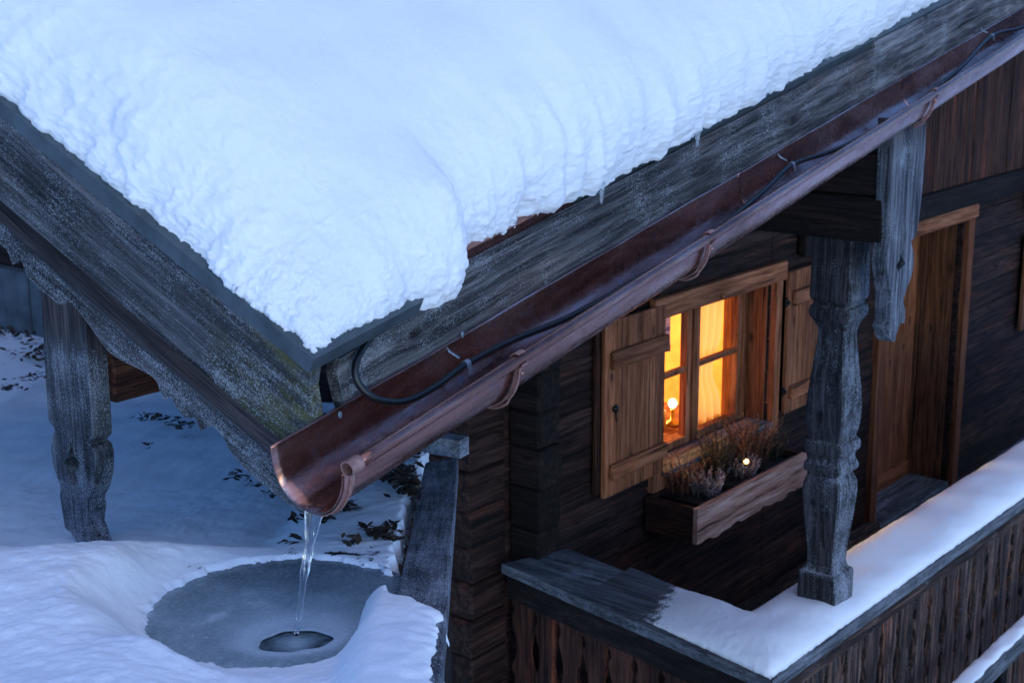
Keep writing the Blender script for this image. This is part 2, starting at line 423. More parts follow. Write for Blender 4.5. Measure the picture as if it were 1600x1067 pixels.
# distance past the bank board's left edge: positive = over the board
ov = (np.stack([xf, yf], -1) - BL[0]) @ bnrm; al = (np.stack([xf, yf], -1) - BL[0]) @ bdir
L0 = np.linalg.norm(BL[1]-BL[0]); 
P3 = np.stack([xf, yf, 0*xf], -1)
# snow lies over the near end of the board, and stops short of it further off
lim = -.03 + .115*sstep(al, L0-.02, L0+.16) + .015*pnoise(P3*30)
heap = np.exp(-((al-L0-.16)/.2)**2)*np.exp(-((ov-.02)/.11)**2)*.02
Z = Z + heap
bz = 1.84 + .18*al/1.53
cap_ = bz + .004 + .020*np.sqrt(np.clip((lim-ov)/.05, 0, 1)) + .004*fbm(P3*14, 2)
on = (al > L0-.12) & (ov > -.10) & (ov <= lim+.01) & (al < 6)
Z = np.where(on, Z + (np.maximum(Z, cap_) - Z)*sstep(ov, -.10, -.02)*sstep(al, L0-.12, L0-.02), Z)
Z = np.where((ov > 0) & (ov <= lim) & (al > L0-.02), np.minimum(Z, cap_+.012), Z)
over = ov > lim
Z = np.where(over, np.minimum(Z, Z - np.clip((ov-lim)*5, 0, .06)), Z)
nu, ns = U.shape
idx = np.arange(nu*ns).reshape(nu, ns)
keep = np.ones((nu-1, ns-1), bool)
fa = np.stack([idx[:-1, :-1], idx[:-1, 1:], idx[1:, 1:], idx[1:, :-1]], -1)[keep]
xg = 4.36
kc = (xf[fa].mean(1) < xg+.1) & ((ov-lim)[fa].min(1) < .008)
fa = fa[kc]
def grid_obj(name, verts, faces, mat, M=None, parent=None, attrs=None):
    me = D.meshes.new(name); me.from_pydata(verts.tolist() if hasattr(verts, 'tolist') else verts, [], faces.tolist() if hasattr(faces, 'tolist') else faces); me.update()
    me.polygons.foreach_set('use_smooth', [True]*len(me.polygons))
    for k, v in (attrs or {}).items(): a = me.attributes.new(k, 'FLOAT', 'POINT'); a.data.foreach_set('value', v.astype(np.float32))
    me.materials.append(mat); o = D.objects.new(name, me); COL.objects.link(o); place(o, M, parent); return o
dirt = np.exp(-((r_-.27)/.045)**2)*sstep(u_, -.02, .12)*.55 + .30*sstep(u_, .22, .34)*sstep(s_, -.15, .10)*(1-sstep(u_, .8, 1.2)) + .45*sstep(u_, 1.7, 2.6) + .25*sstep(ov, -.16, -.04)*sstep(u_, .1, .3) - .3*(1-sstep(u_, -.02, .1)) - .2
snow_ground = grid_obj('snow_ground', np.stack([xf, yf, Z], -1), fa, SNOWG, attrs={'dirt': dirt})
snow_ground['kind'] = 'structure'
mb = MB(); N = 40
mb.add([(-80, -80, -2.2), (80, -80, -2.2), (80, 80, -2.2), (-80, 80, -2.2)], [(0, 1, 2, 3)])
g = mb.build('lower_ground', SNOW); g['kind'] = 'structure'

# the frozen puddle: an ice sheet with an open hole, and water in the hole
hole_c = at_z(461, 1000, PZ)[:2]
def ice_mat():
    t = NT('pond_ice'); t.setp(Roughness=.3, IOR=1.31, Specular_IOR_Level=.4)
    o = t.tc.outputs['Object']
    n = t.noise(o, 7, 5, .6); f = t.noise(o, 120, 4, .65); 
    n9 = t.noise(o, 18, 6, .7, 1.0); n = t.math('ADD', t.math('MULTIPLY', n, .6), t.math('MULTIPLY', n9, .4))
    c = t.ramp(n, [(.36, (.15, .22, .25)), (.55, (.27, .35, .39)), (.66, (.46, .55, .60))])
    at = t.n('ShaderNodeAttribute', attribute_name='milk')
    c = t.mix(at.outputs['Fac'], c, (.46, .56, .63))
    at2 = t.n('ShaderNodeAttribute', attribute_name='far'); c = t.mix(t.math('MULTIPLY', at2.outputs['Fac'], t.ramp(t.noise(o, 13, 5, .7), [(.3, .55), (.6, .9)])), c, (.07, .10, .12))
    v = t.n('ShaderNodeTexVoronoi'); v.inputs['Scale'].default_value = 42; t.l(o, v.inputs['Vector'])
    dots = t.math('MULTIPLY', t.ramp(v.outputs['Distance'], [(.05, 1), (.16, 0)]), t.ramp(t.noise(o, 19, 3), [(.48, 0), (.6, 1)]))
    fl = t.ramp(f, [(.55, 0), (.7, 1)])
    c = t.mix(t.math('MAXIMUM', t.math('MULTIPLY', dots, .7), t.math('MULTIPLY', fl, .22)), c, (.62, .72, .80))
    t.l(c, t.p.inputs['Base Color']); t.l(t.ramp(f, [(.3, .12), (.7, .42)]), t.p.inputs['Roughness'])
    t.l(t.bump(t.math('ADD', n, t.math('MULTIPLY', f, .15)), .004, .5), t.p.inputs['Normal'])
    return t.m
na, nr_ = 160, 44; vs = []; milk = []; far = []
for j in range(nr_+1):
    for i in range(na):
        a = 2*math.pi*i/na; k = j/nr_
        hr = 1 + .10*math.sin(2*a+.6) + .05*math.sin(3*a+2) + .03*math.sin(7*a)
        hx = hole_c[0] + .052*hr*(math.cos(a)*RD[0]*1.2 + math.sin(a)*FD[0]*.9); hy = hole_c[1] + .052*hr*(math.cos(a)*RD[1]*1.2 + math.sin(a)*FD[1]*.9)
        ox = CX + .275*math.cos(a)*RD[0] + .275*math.sin(a)*FD[0]; oy = CY + .275*math.cos(a)*RD[1] + .275*math.sin(a)*FD[1]
        kk = k**1.3; x = hx*(1-kk)+ox*kk; y = hy*(1-kk)+oy*kk
        z = PZ + .0008*math.sin(40*x+13*y) - (.003 if j == 0 else 0)
        vs.append((x, y, z)); milk.append(max(0, .75*math.exp(-((kk-.10)/.16)**2)) if j > 0 else .1)
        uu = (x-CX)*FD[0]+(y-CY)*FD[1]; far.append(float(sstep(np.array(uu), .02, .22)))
fs = [(j*na+i, j*na+(i+1) % na, (j+1)*na+(i+1) % na, (j+1)*na+i) for j in range(nr_) for i in range(na)]
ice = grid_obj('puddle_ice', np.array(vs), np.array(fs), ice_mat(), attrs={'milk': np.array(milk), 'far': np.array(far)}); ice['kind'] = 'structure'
t = NT('dark_water'); t.setp(Roughness=.06, IOR=1.33, Specular_IOR_Level=.6)
t.l(t.ramp(t.noise(t.tc.outputs['Object'], 30, 4), [(.35, (.010, .022, .030)), (.7, (.07, .12, .15))]), t.p.inputs['Base Color'])
wv = t.n('ShaderNodeTexWave', wave_type='RINGS', rings_direction='Z'); wv.inputs['Scale'].default_value = 22; wv.inputs['Distortion'].default_value = 2.5
mpn = t.n('ShaderNodeMapping'); mpn.inputs['Location'].default_value = (-hole_c[0], -hole_c[1], 0); t.l(t.tc.outputs['Object'], mpn.inputs[0]); t.l(mpn.outputs[0], wv.inputs[0])
vd = t.n('ShaderNodeVectorMath', operation='DISTANCE'); t.l(t.tc.outputs['Object'], vd.inputs[0]); vd.inputs[1].default_value = (hole_c[0], hole_c[1], PZ-.006)
sn = t.math('SINE', t.math('MULTIPLY', t.math('ADD', vd.outputs['Value'], t.math('MULTIPLY', t.noise(t.tc.outputs['Object'], 20, 2), .012)), 480))
t.l(t.bump(t.math('ADD', t.math('MULTIPLY', sn, .10), t.noise(t.mp((1, 1, 1)), 55, 3, .6, 1.5)), .003, .8), t.p.inputs['Normal']); WATERD = t.m
pale = t.ramp(t.math('ADD', t.math('MULTIPLY', vd.outputs['Value'], 12), t.math('MULTIPLY', t.noise(t.tc.outputs['Object'], 60, 4), .5)), [(.38, 1), (.75, 0)])
t.l(t.mix(pale, t.ramp(t.noise(t.tc.outputs['Object'], 30, 4), [(.35, (.03, .05, .06)), (.7, (.14, .20, .235))]), (.27, .37, .42)), t.p.inputs['Base Color'])
vs = [(hole_c[0] + q*.085*math.cos(a)*1.0, hole_c[1] + q*.085*math.sin(a), PZ-.006) for q in (0.001, .5, 1) for a in [2*math.pi*i/48 for i in range(48)]]
fs = [(j*48+i, j*48+(i+1) % 48, (j+1)*48+(i+1) % 48, (j+1)*48+i) for j in range(2) for i in range(48)]
wo = grid_obj('puddle_water', np.array(vs), np.array(fs), WATERD); wo['kind'] = 'structure'

# leaf litter on the thin snow behind the puddle and along the gable wall
def leaf_mat():
    t = NT('dead_leaves'); t.setp(Roughness=.7); at = t.n('ShaderNodeAttribute', attribute_name='rnd')
    t.l(t.ramp(at.outputs['Fac'], [(0, (.010, .008, .007)), (.5, (.030, .018, .012)), (.85, (.075, .04, .02)), (1, (.13, .09, .06))]), t.p.inputs['Base Color']); return t.m
mb = MB()
def leaf(x, y, z, sz):
    a = random.uniform(0, 6.28); ti = random.uniform(-.5, .5); q = Matrix.Rotation(a, 3, 'Z') @ Matrix.Rotation(ti, 3, 'X') @ Matrix.Rotation(random.uniform(-.5, .5), 3, 'Y')
    cu = random.uniform(-.25, .35)
    P = [(-1, 0, 0), (-.5, .32, cu*.3), (.1, .42, cu*.4), (.65, .25, cu*.3), (1.05, 0, 0), (.65, -.25, cu*.3), (.1, -.42, cu*.4), (-.5, -.32, cu*.3), (0, 0, -.05)]
    vs = [Vector((x, y, z)) + q @ Vector(p)*sz for p in P]
    mb.add([tuple(v) for v in vs], [(i, (i+1) % 8, 8) for i in range(8)], smooth=False)
def scatter(px, py, rx, ry, n, s0=.010, s1=.02, gx=None):
    for _ in range(n):
        qx = px + random.gauss(0, rx*.5); qy = py + random.gauss(0, ry*.5)
        z = 1.9; 
        for __ in range(6):
            p = at_z(qx, qy, z); zz, _u, _s, _r = ground_h(np.array([p[0]]), np.array([p[1]])); z = .5*z + .5*float(zz[0])
        if _r[0] < .27 and _u[0] < .2: continue
        if p[0] > xg: continue
        leaf(p[0], p[1], z + random.uniform(.002, .02), random.uniform(s0, s1))
for a in [(597, 838, 32, 14, 60), (500, 812, 26, 9, 26), (540, 796, 26, 9, 26), (470, 806, 24, 7, 14), (545, 852, 16, 7, 8), (458, 856, 20, 7, 10), (375, 738, 20, 8, 22, .008, .016), (395, 753, 15, 5, 12, .008, .014), (425, 772, 18, 5, 12, .008, .014),
          (240, 640, 26, 7, 40), (285, 652, 22, 7, 40), (625, 745, 30, 26, 110), (645, 700, 20, 25, 50), (640, 765, 16, 16, 50), (610, 745, 30, 12, 50),
          (30, 500, 70, 24, 260, .015, .035), (60, 550, 60, 12, 90, .012, .03), (15, 588, 30, 7, 30, .012, .022), (60, 580, 25, 6, 30, .012, .022), (235, 690, 14, 3, 4), (120, 545, 60, 14, 60, .012, .03)]: scatter(*a)
lo = mb.build('leaf_litter', leaf_mat()); lo['kind'] = 'stuff'

# ------------------------------------------------------------------ chalet
FZ = -.33; YW = 3.617; XG = 4.37
chalet = empty('chalet', (XG, YW, FZ), 'dark weathered timber chalet with snowy roof, carved eave boards and one glowing window', 'chalet')
def rz(lst, a, b): return lst
def log_pieces(mb, x0, x1, z0, z1, ys, openings, ch=.007, course=.178, thick=.16, along='X', face=-1):
    """stacked squared logs with openings (x0,x1,z0,z1) cut out; ys = plane of the outer face"""
    z = z0; k = 0
    while z < z1 - 1e-6:
        c = course*random.uniform(.9, 1.12); zt = min(z+c, z1)
        xs = sorted({x0, x1, *[o[0] for o in openings if x0 < o[0] < x1], *[o[1] for o in openings if x0 < o[1] < x1]})
        pr = random.uniform(0, .012); rr = random.random()
        for a, b in zip(xs[:-1], xs[1:]):
            m_ = (a+b)/2; segs = [(z, zt)]
            for o in openings:
                if o[0] <= m_ <= o[1]:
                    ns = []
                    for p, q in segs:
                        if q <= o[2] or p >= o[3]: ns.append((p, q)); continue
                        if p < o[2]: ns.append((p, o[2]))
                        if q > o[3]: ns.append((o[3], q))
                    segs = ns
            for p, q in segs:
                if q-p < .012: continue
                if along == 'X': mb.box((a, ys+pr, p), (b, ys+thick, q), ch, rr)
                else: mb.box((ys+pr, a, p), (ys+thick, b, q), ch, rr)
        z = zt; k += 1
WIN = (5.53, 6.63, .82, 1.60); DOOR = (8.06, 9.29, -.33, 1.62)
mb = MB(); log_pieces(mb, XG, 12.5, FZ-.9, 1.9, YW, [WIN, DOOR]); log_pieces(mb, XG, 7.6, 1.9, 3.4, YW, [])
mb.build('front_wall', wood('log', 'X'), chalet)
mb = MB()
x = 7.6
while x < 12.5:
    w_ = random.uniform(.13, .2); mb.box((x, YW-.02-random.uniform(0, .006), 1.86), (x+w_-.004, YW+.1, 4.2), .004); x += w_
mb.box((7.6, YW-.001, 1.9), (12.5, YW+.12, 4.1), 0)
mb.build('upper_cladding', wood('brown', 'Z'), chalet)
mb = MB(); mb.box((6.9, YW-.055, 1.70), (12.5, YW-.002, 1.86), .008); mb.box((10.35, YW-.13, 1.52), (10.6, YW-.058, 1.92), .01); mb.build('wall_beam', wood('dark', 'X'), chalet)
# gable wall
mb = MB(); log_pieces(mb, YW+.03, 12, 1.60, 4.6, XG, [], along='Y'); log_pieces(mb, YW+.03, 5.2, -1.2, 1.60, XG, [], along='Y')
mb.build('gable_wall', wood('log', 'Y'), chalet)
mb = MB()
for i in range(12): mb.box((XG-.06-random.uniform(0, .02), 5.2+i*.62, .2), (XG+.1, 5.2+i*.62+.612, 1.60), .01)
mb.build('stone_footing', STONE, chalet)
# crossed log ends at the corner
mb = MB(); z = -1.2
while z < 3.3:
    c = random.uniform(.155, .19); e = random.uniform(-.012, .012)
    mb.box((4.135+e, YW-.004+random.uniform(0, .01), z), (XG-.001, YW+.16, z+c-.004), .009)
    z += c
mb.build('corner_log_ends', wood('log', 'X'), chalet)
mb = MB(); z = -1.2
while z < 3.3:
    c = random.uniform(.155, .19)
    mb.box((XG+.02, YW-.17+random.uniform(-.012, .012), z), (XG+.17, YW-.002, z+c-.004), .009); z += c
mb.build('corner_cross_logs', wood('dark', 'Y'), chalet)
# floor of the balcony
mb = MB()
for i in range(9): mb.box((4.4, 2.3+i*.148, FZ-.05), (12.5, 2.3+i*.148+.14, FZ-random.uniform(0, .004)), .004)
mb.build('balcony_floor', wood('rail', 'X'), chalet)
mb = MB(); mb.box((4.5, YW-.09, FZ), (8.0, YW-.004, FZ+.16), .01); mb.build('floor_sill_log', wood('panel', 'X'), chalet)

# --- window
WY = 3.755
PINE = lambda a: wood('pine', a)
wf = bevel(ring_frame(5.46, 6.70, .735, 1.665, .066, YW-.03, YW+.02).build('window', PINE('Z'), chalet)); wf['label'] = 'small casement window glowing warm orange'
mb = MB(); mb.box((5.44, YW-.045, 1.602), (6.72, YW+.0, 1.705), .006); mb.build('window_header', PINE('X'), wf)
mb = MB(); mb.ball((6.03, YW-.05, 1.625), .014, 6); mb.build('peg', PINE('X'), wf)
ring_frame(5.532, 6.628, .801, 1.598, .016, YW+.022, 3.9).build('window_reveal', wood('pinered', 'Z'), wf)
mb = MB(); mb.box((5.55, YW-.05, .80), (6.61, 3.74, .826), .006); mb.build('window_sill', wood('rail', 'X'), wf)
def sash(x0, x1):
    t_ = .042; y0, y1 = WY, WY+.045; z0, z1 = .818, 1.58
    o = bevel(ring_frame(x0, x1, z0, z1, t_, y0, y1).build('sash', PINE('Z'), wf))
    m = MB(); m.box((x0+t_+.001, y0+.006, 1.205), (x1-t_-.001, y1-.006, 1.235), .004); m.build('glazing_bar', PINE('X'), wf)
    t2 = D.materials.get('window_glass')
    if not t2:
        q = NT('window_glass'); q.setp(Roughness=.02, IOR=1.45, Transmission_Weight=1.0); q.p.inputs['Base Color'].default_value = (1, 1, 1, 1); t2 = q.m
        # thin pane: let light straight through as clear glass does
        tr = q.n('ShaderNodeBsdfTransparent'); gl = q.n('ShaderNodeBsdfGlossy'); gl.inputs['Roughness'].default_value = .03; fr_ = q.n('ShaderNodeLayerWeight'); fr_.inputs[0].default_value = .12; geo_ = q.n('ShaderNodeNewGeometry'); fr = q.n('ShaderNodeMath', operation='MULTIPLY'); q.l(fr_.outputs['Fresnel'], fr.inputs[0]); q.l(q.math('SUBTRACT', 1.0, geo_.outputs['Backfacing']), fr.inputs[1])
        mx = q.n('ShaderNodeMixShader'); q.l(fr.outputs[0], mx.inputs[0]); q.l(tr.outputs[0], mx.inputs[1]); q.l(gl.outputs[0], mx.inputs[2]); q.l(mx.outputs[0], q.out.inputs[0])
    for a, b in ((.861, 1.204), (1.236, 1.537)):
        m = MB(); m.box((x0+t_+.001, y0+.02, a), (x1-t_-.001, y0+.024, b)); m.build('glass_pane', t2, wf)
sash(5.56, 6.055); sash(6.095, 6.565)
mb = MB(); mb.box((6.057, WY-.012, .819), (6.093, WY+.05, 1.58), .004); mb.build('window_post', wood('pinered', 'Z'), wf)
mb = MB(); mb.box((6.567, WY-.004, .819), (6.61, WY+.05, 1.58), .003); mb.build('window_post', wood('pinered', 'Z'), wf)
# room behind the window
def plain(name, c, rough=.8):
    q = NT(name); q.setp(Roughness=rough); q.p.inputs['Base Color'].default_value = (*c, 1); return q.m
ROOM = simple('room_pine_lining', (.62, .36, .12), .7, 0, .25, 6)
m = MB()
x0, x1, y0, y1, z0, z1 = 5.0, 7.6, 3.91, 5.6, .35, 2.1
m.box((x0, y1, z0), (x1, y1+.03, z1)); m.box((x0-.03, y0, z0), (x0, y1, z1)); m.box((x1, y0, z0), (x1+.03, y1, z1)); m.box((x0, y0, z0-.03), (x1, y1, z0)); m.box((x0, y0, z1), (x1, y1, z1+.03))
m.box((x0, 3.9, z0), (5.49, 3.92, z1)); m.box((6.67, 3.9, z0), (x1, 3.92, z1)); m.box((5.49, 3.9, z0), (6.67, 3.92, .78)); m.box((5.49, 3.9, 1.64), (6.67, 3.92, z1))
m.build('room_lining', ROOM, chalet)
def curtain(name, x0, x1, y, za, zb, amp, waves, mat, label, pinch=0, skew=0):
    vs = []; nx, nz = 70, 30
    for j in range(nz+1):
        v = j/nz; z = zb + (za-zb)*v
        pin = 1 - pinch*math.exp(-((v-.62)/.16)**2) 
        for i in range(nx+1):
            k = i/nx; xx = x0 + (x1-x0)*k*pin + skew*v
            vs.append((xx, y + amp*math.sin(k*waves*6.283+.7*math.sin(3*v)) + .01*math.sin(k*23), z))
    fs = [(j*(nx+1)+i, j*(nx+1)+i+1, (j+1)*(nx+1)+i+1, (j+1)*(nx+1)+i) for j in range(nz) for i in range(nx)]
    o = grid_obj(name, np.array(vs), np.array(fs), mat); md = o.modifiers.new('thickness', 'SOLIDIFY'); md.thickness = .002; return tag(o, label, 'curtain')
q = NT('curtain_cloth'); q.setp(Roughness=.9); q.p.inputs['Base Color'].default_value = (.88, .74, .45, 1)
tl = q.n('ShaderNodeBsdfTranslucent'); tl.inputs[0].default_value = (.92, .78, .45, 1); mx = q.n('ShaderNodeMixShader'); mx.inputs[0].default_value = .6
q.l(q.p.outputs[0], mx.inputs[1]); q.l(tl.outputs[0], mx.inputs[2]); q.l(mx.outputs[0], q.out.inputs[0]); CURT = q.m
curtain('curtain', 6.20, 6.53, 3.865, .83, 1.575, .022, 4, CURT, 'cream curtain gathered behind the right sash of the glowing window', pinch=.28)
q = NT('patterned_cloth'); q.setp(Roughness=.9); wv = q.n('ShaderNodeTexWave', bands_direction='Z'); wv.inputs['Scale'].default_value = 3.2; wv.inputs['Distortion'].default_value = 3; wv.inputs['Detail Scale'].default_value = 3
q.l(q.tc.outputs['Object'], wv.inputs[0]); q.l(q.ramp(wv.outputs['Fac'], [(.2, (.75, .45, .40)), (.45, (.50, .18, .16)), (.6, (.8, .65, .6)), (.85, (.18, .10, .16))]), q.p.inputs['Base Color'])
curtain('short_curtain', 5.74, 6.02, 3.87, 1.30, 1.575, .010, 3, q.m, 'short pink and purple patterned cloth behind the upper left pane')
LAMPW = (1.0, .69, .30)
def emis(name, c, st):
    q = NT(name); e = q.n('ShaderNodeEmission'); e.inputs[0].default_value = (*c, 1); e.inputs[1].default_value = st; q.l(e.outputs[0], q.out.inputs[0]); return q.m
LP = at_y(1051, 630, 4.02)
t_ = empty('table_lamp', (LP[0], 4.02, .80), 'small table lamp with bright round bulb behind the lower left pane', 'lamp')
m = MB(); m.tube([(LP[0]+a_, 4.02, b_) for a_, b_ in ((0, .80), (0, .815), (0, .83), (.003, .88), (.002, LP[2]-.03))], [.045, .045, .012, .014, .012], 14); m.build('lamp_base', simple('brass', (.5, .3, .08), .35, .8), t_)
m = MB(); m.ball((LP[0], 4.02, LP[2]), .025, 12, (1, 1, 1.1)); m.build('bulb', emis('bulb_glow', (1, .78, .42), 1.6), t_)
m = MB(); m.box((5.5, 3.925, .77), (6.66, 4.35, .80), .004); so = m.build('shelf_board', PINE('X'), chalet)
m = MB(); m.tube([(LP[0]-.09, 4.05, .80), (LP[0]-.09, 4.05, .805), (LP[0]-.09, 4.05, .87), (LP[0]-.09, 4.05, .90)], [.03, .04, .045, .04], 16); tag(m.build('bowl', simple('ochre_ceramic', (.65, .42, .10), .4)), 'ochre pot on the window shelf beside the lamp', 'pot')
for nm, loc, e in (('room_light', (6.35, 5.25, 1.40), 36), ('shelf_light', (6.2, 4.7, 1.10), 5)):
    l = D.lights.new(nm, 'POINT'); l.energy = e; l.color = LAMPW; l.shadow_soft_size = .08; lo_ = D.objects.new(nm, l); COL.objects.link(lo_); lo_.location = loc

# --- shutters
def shutter(name, x0, x1, z0, z1, y, lab, knob=None, slatw=.10):
    r = empty(name, ((x0+x1)/2, y, z0), lab, 'shutter', 'plank window shutters'); r.parent = None
    m = MB(); x = x0
    while x < x1-.01:
        w_ = min(slatw*random.uniform(.85, 1.15), x1-x); w_ = x1-x if x1-x-w_ < .04 else w_
        m.box((x, y, z0), (x+w_-.0025, y+.024, z1), .003); x += w_
    m.build('shutter_planks', PINE('Z'), r)
    for a, b in ((.925, .998), (1.452, 1.535)):
        m = MB(); m.box((x0+.03, y-.028, a), (x1-.006, y-.001, b), .006); m.build('batten', PINE('X'), r)
    m = MB()
    if knob: m.ball((knob[0], y-.014, knob[1]), .019, 8, (1, .6, 1)); m.tube([(knob[0]+.005, y-.01, knob[1]-.02), (knob[0]+.01, y-.012, knob[1]-.06)], .004); m.build('catch', IRON, r)
    return r
s1 = shutter('window_shutter', 5.02, 5.515, .84, 1.675, 3.565, 'open pine shutter left of the glowing window, with a black catch', (5.085, 1.262))
s2 = shutter('window_shutter', 6.73, 7.22, .84, 1.64, 3.565, 'open pine shutter right of the glowing window, half hidden by the carved post')
m = MB(); m.box((4.985, 3.59, .86), (5.018, 3.612, 1.66), .003); m.build('hinge_stile', wood('brown', 'Z'), s1)
for zz in (1.45, .95):
    m = MB(); m.box((6.705, 3.565, zz), (6.728, 3.58, zz+.05), .003); m.ball((6.716, 3.56, zz+.025), .012, 6); m.build('hinge', IRON, s2)
r = empty('window_shutter', (10.6, 3.57, .6), 'shutter edge of the far window at the right end of the chalet wall', 'shutter', 'plank window shutters')
m = MB(); m.box((10.39, 3.56, .62), (10.8, 3.59, 1.35), .004); m.build('shutter_planks', PINE('Z'), r)

# --- door
dr = bevel(u_frame(7.955, 9.40, FZ, 1.70, .10, YW-.03, YW+.05).build('door_frame', wood('pinered', 'Z'), chalet))
m = MB(); m.box((7.94, YW-.06, 1.612), (9.38, YW-.031, 1.71), .01); m.build('door_lintel', wood('pine', 'X'), dr)
u_frame(8.062, 9.288, FZ+.002, 1.618, .018, YW+.052, 3.95).build('door_reveal', wood('reveal', 'Z'), dr)
m = MB(); x = 8.082
while x < 9.25: m.box((x, 3.92, -.16), (min(x+.155, 9.27)-.003, 3.95, 1.62), .004); x += .155
dl = m.build('door_leaf', wood('pinered', 'Z'), dr)
m = MB(); m.box((8.10, 3.90, -.328), (9.268, 3.952, -.162), .006); m.build('kick_board', wood('pinered', 'X'), dr)
m = MB(); m.box((8.082, YW-.02, FZ+.001), (9.268, 3.895, FZ+.07), .008); m.build('threshold', wood('rail', 'X'), dr)

# --- roof structure
def rb(mb, a, b, ch=0, r=None): mb.box(a, b, ch, r); return mb
SM, TM = 10.5, 4.2
m = MB()
poly = [(.09, 0), (.42, 0), (.54, .062), (SM, .10), (SM, TM), (.09, TM)]
m.prism(poly, -.034, 0, lambda u, v, d: (u, v, d)); m.build('roof_covering', SLATE, chalet, MR)
m = MB(); m.prism([(.565, .058), (1.10, .060), (1.10, .10), (.565, .10)], -.0365, .002, lambda u, v, d: (u, v, d)); m.build('copper_flashing', COPPER, chalet, MR)
m = MB(); m.box((.2, .12, -.075), (SM, TM, -.0355)); m.build('roof_deck', wood('dark', 'X'), chalet, MR)
def px_roof(lst, s): return [in_roof_s(x, y, s) for x, y in lst]
def bargeboard(name, poly, s0, s1, mat, ch=True):
    m = MB(); m.prism([(t_, n_) for t_, n_ in poly], s0, s1, lambda u, v, d: (d, u, v)); o = m.build(name, mat, chalet, MR)
    if ch and name != 'scalloped_verge_board': b = o.modifiers.new('edge', 'BEVEL'); b.width = .003; b.segments = 2; b.limit_method = 'ANGLE'
    return o
ta, na_ = in_roof_s(484, 588, .10); tb_, nb_ = in_roof_s(484, 607, .10)
aK, bK = (K-G0) @ HH, (K-G0) @ WW
def ab2tn(a, b): q = HH*(a-aK) + WW*(b-bK); return (float(q @ V), float(q @ NR))
bargeboard('verge_trim_board', [(ta, -.036), (tb_, nb_), (TM, nb_), (TM, -.036)], .10, .128, wood('moss', 'Y'))
t1, n1 = in_roof_s(492, 606, .118); t2, n2 = in_roof_s(499, 655, .118)
t1, n1 = ab2tn(.007, .09); t2, n2 = ab2tn(.007, -.1); dt = (t2-t1)/(n2-n1); nlow = in_roof_s(149, 450, .118)[1]
bargeboard('bargeboard', [(t1+(nb_-.014-n1)*dt, nb_-.014), (t1+(nlow-n1)*dt, nlow), (TM, nlow), (TM, nb_-.014)], .130, .158, wood('moss', 'Y'))
scal = [(0, 383), (10, 389), (20, 414), (33, 404), (42, 431), (62, 452), (77, 463), (91, 475), (101, 475), (105, 467), (110, 473), (121, 484), (131, 497), (142, 512), (159, 536), (169, 549), (183, 559), (197, 567), (215, 575), (233, 585), (240, 590), (245, 597), (256, 625), (267, 619), (273, 632), (281, 645), (287, 651), (292, 653), (305, 652), (313, 674), (322, 669), (332, 664), (341, 674), (351, 687), (358, 702), (370, 717), (381, 731), (404, 751), (440, 779), (462, 796), (480, 806)]
NSH = in_roof_s(149, 450, .19)[1]; pass
sc_ = px_roof(scal, .19)[::-1]
per = sc_[-3][0] - px_roof([(256, 625)], .19)[0][0]
patt = [p for p in sc_ if px_roof([(256, 625)], .19)[0][0] < p[0] < sc_[-3][0]]
top = sc_[-1]; k = 1
while k < 9:
    sc_ += [(p[0]+per*k, p[1]) for p in patt if p[0]+per*k > sc_[-1][0]]; k += 1
sc_ = [p for p in sc_ if p[0] < TM-.02]
ntop = nlow + .07
poly = sc_ + [(TM, ntop-.08), (TM, ntop), (sc_[0][0]+.12, ntop)]
bargeboard('scalloped_verge_board', poly, .19, .22, wood('scal', 'Y'))
# block behind the board ends, dark
m = MB(); m.box((.144, .04, -.16), (.183, .09, -.04)); m.build('rafter_end', wood('dark', 'Y'), chalet, MR)
# eave fascia (vertical plank behind the gutter), two lengths
def fas(s0, s1, b1):
    m = MB(); m.box((s0, .004, -.17), (s1, .034, b1), .003); return m.build('fascia_board', wood('greyclean', 'X'), chalet, MG)
m = MB(); m.prism([(.235, -.17), (3.05, -.17), (3.05, .155), (.60, .15), (.44, .095), (.222, .088), (.208, .06)], .004, .034, lambda u, v, d: (u, d, v)); fo = m.build('fascia_board', wood('greyclean', 'X'), chalet, MG)
m = MB(); m.box((3.06, .004, -.17), (SM, .034, .175), .003); m.build('fascia_board', wood('greyclean', 'X'), chalet, MG)
# purlin whose carved end-board hangs outside the gable, and beams over the post
PX = 1.85
a_ = at_x(62, 455, PX); b_ = at_x(133, 505, PX)
yA = at_x(161, 636, PX+.02)[1]; zb = at_x(161, 636, PX+.02)[2]
m = MB(); m.box((PX+.056, yA, zb), (XG-.01, yA+.17, zb+.13), .006); m.build('purlin', wood('brown', 'X'), chalet)
m = MB(); m.box((PX+.057, yA+.004, zb+.133), (XG-.01, yA+.17, zb+.36), .006); m.build('purlin', wood('brown', 'X'), chalet)
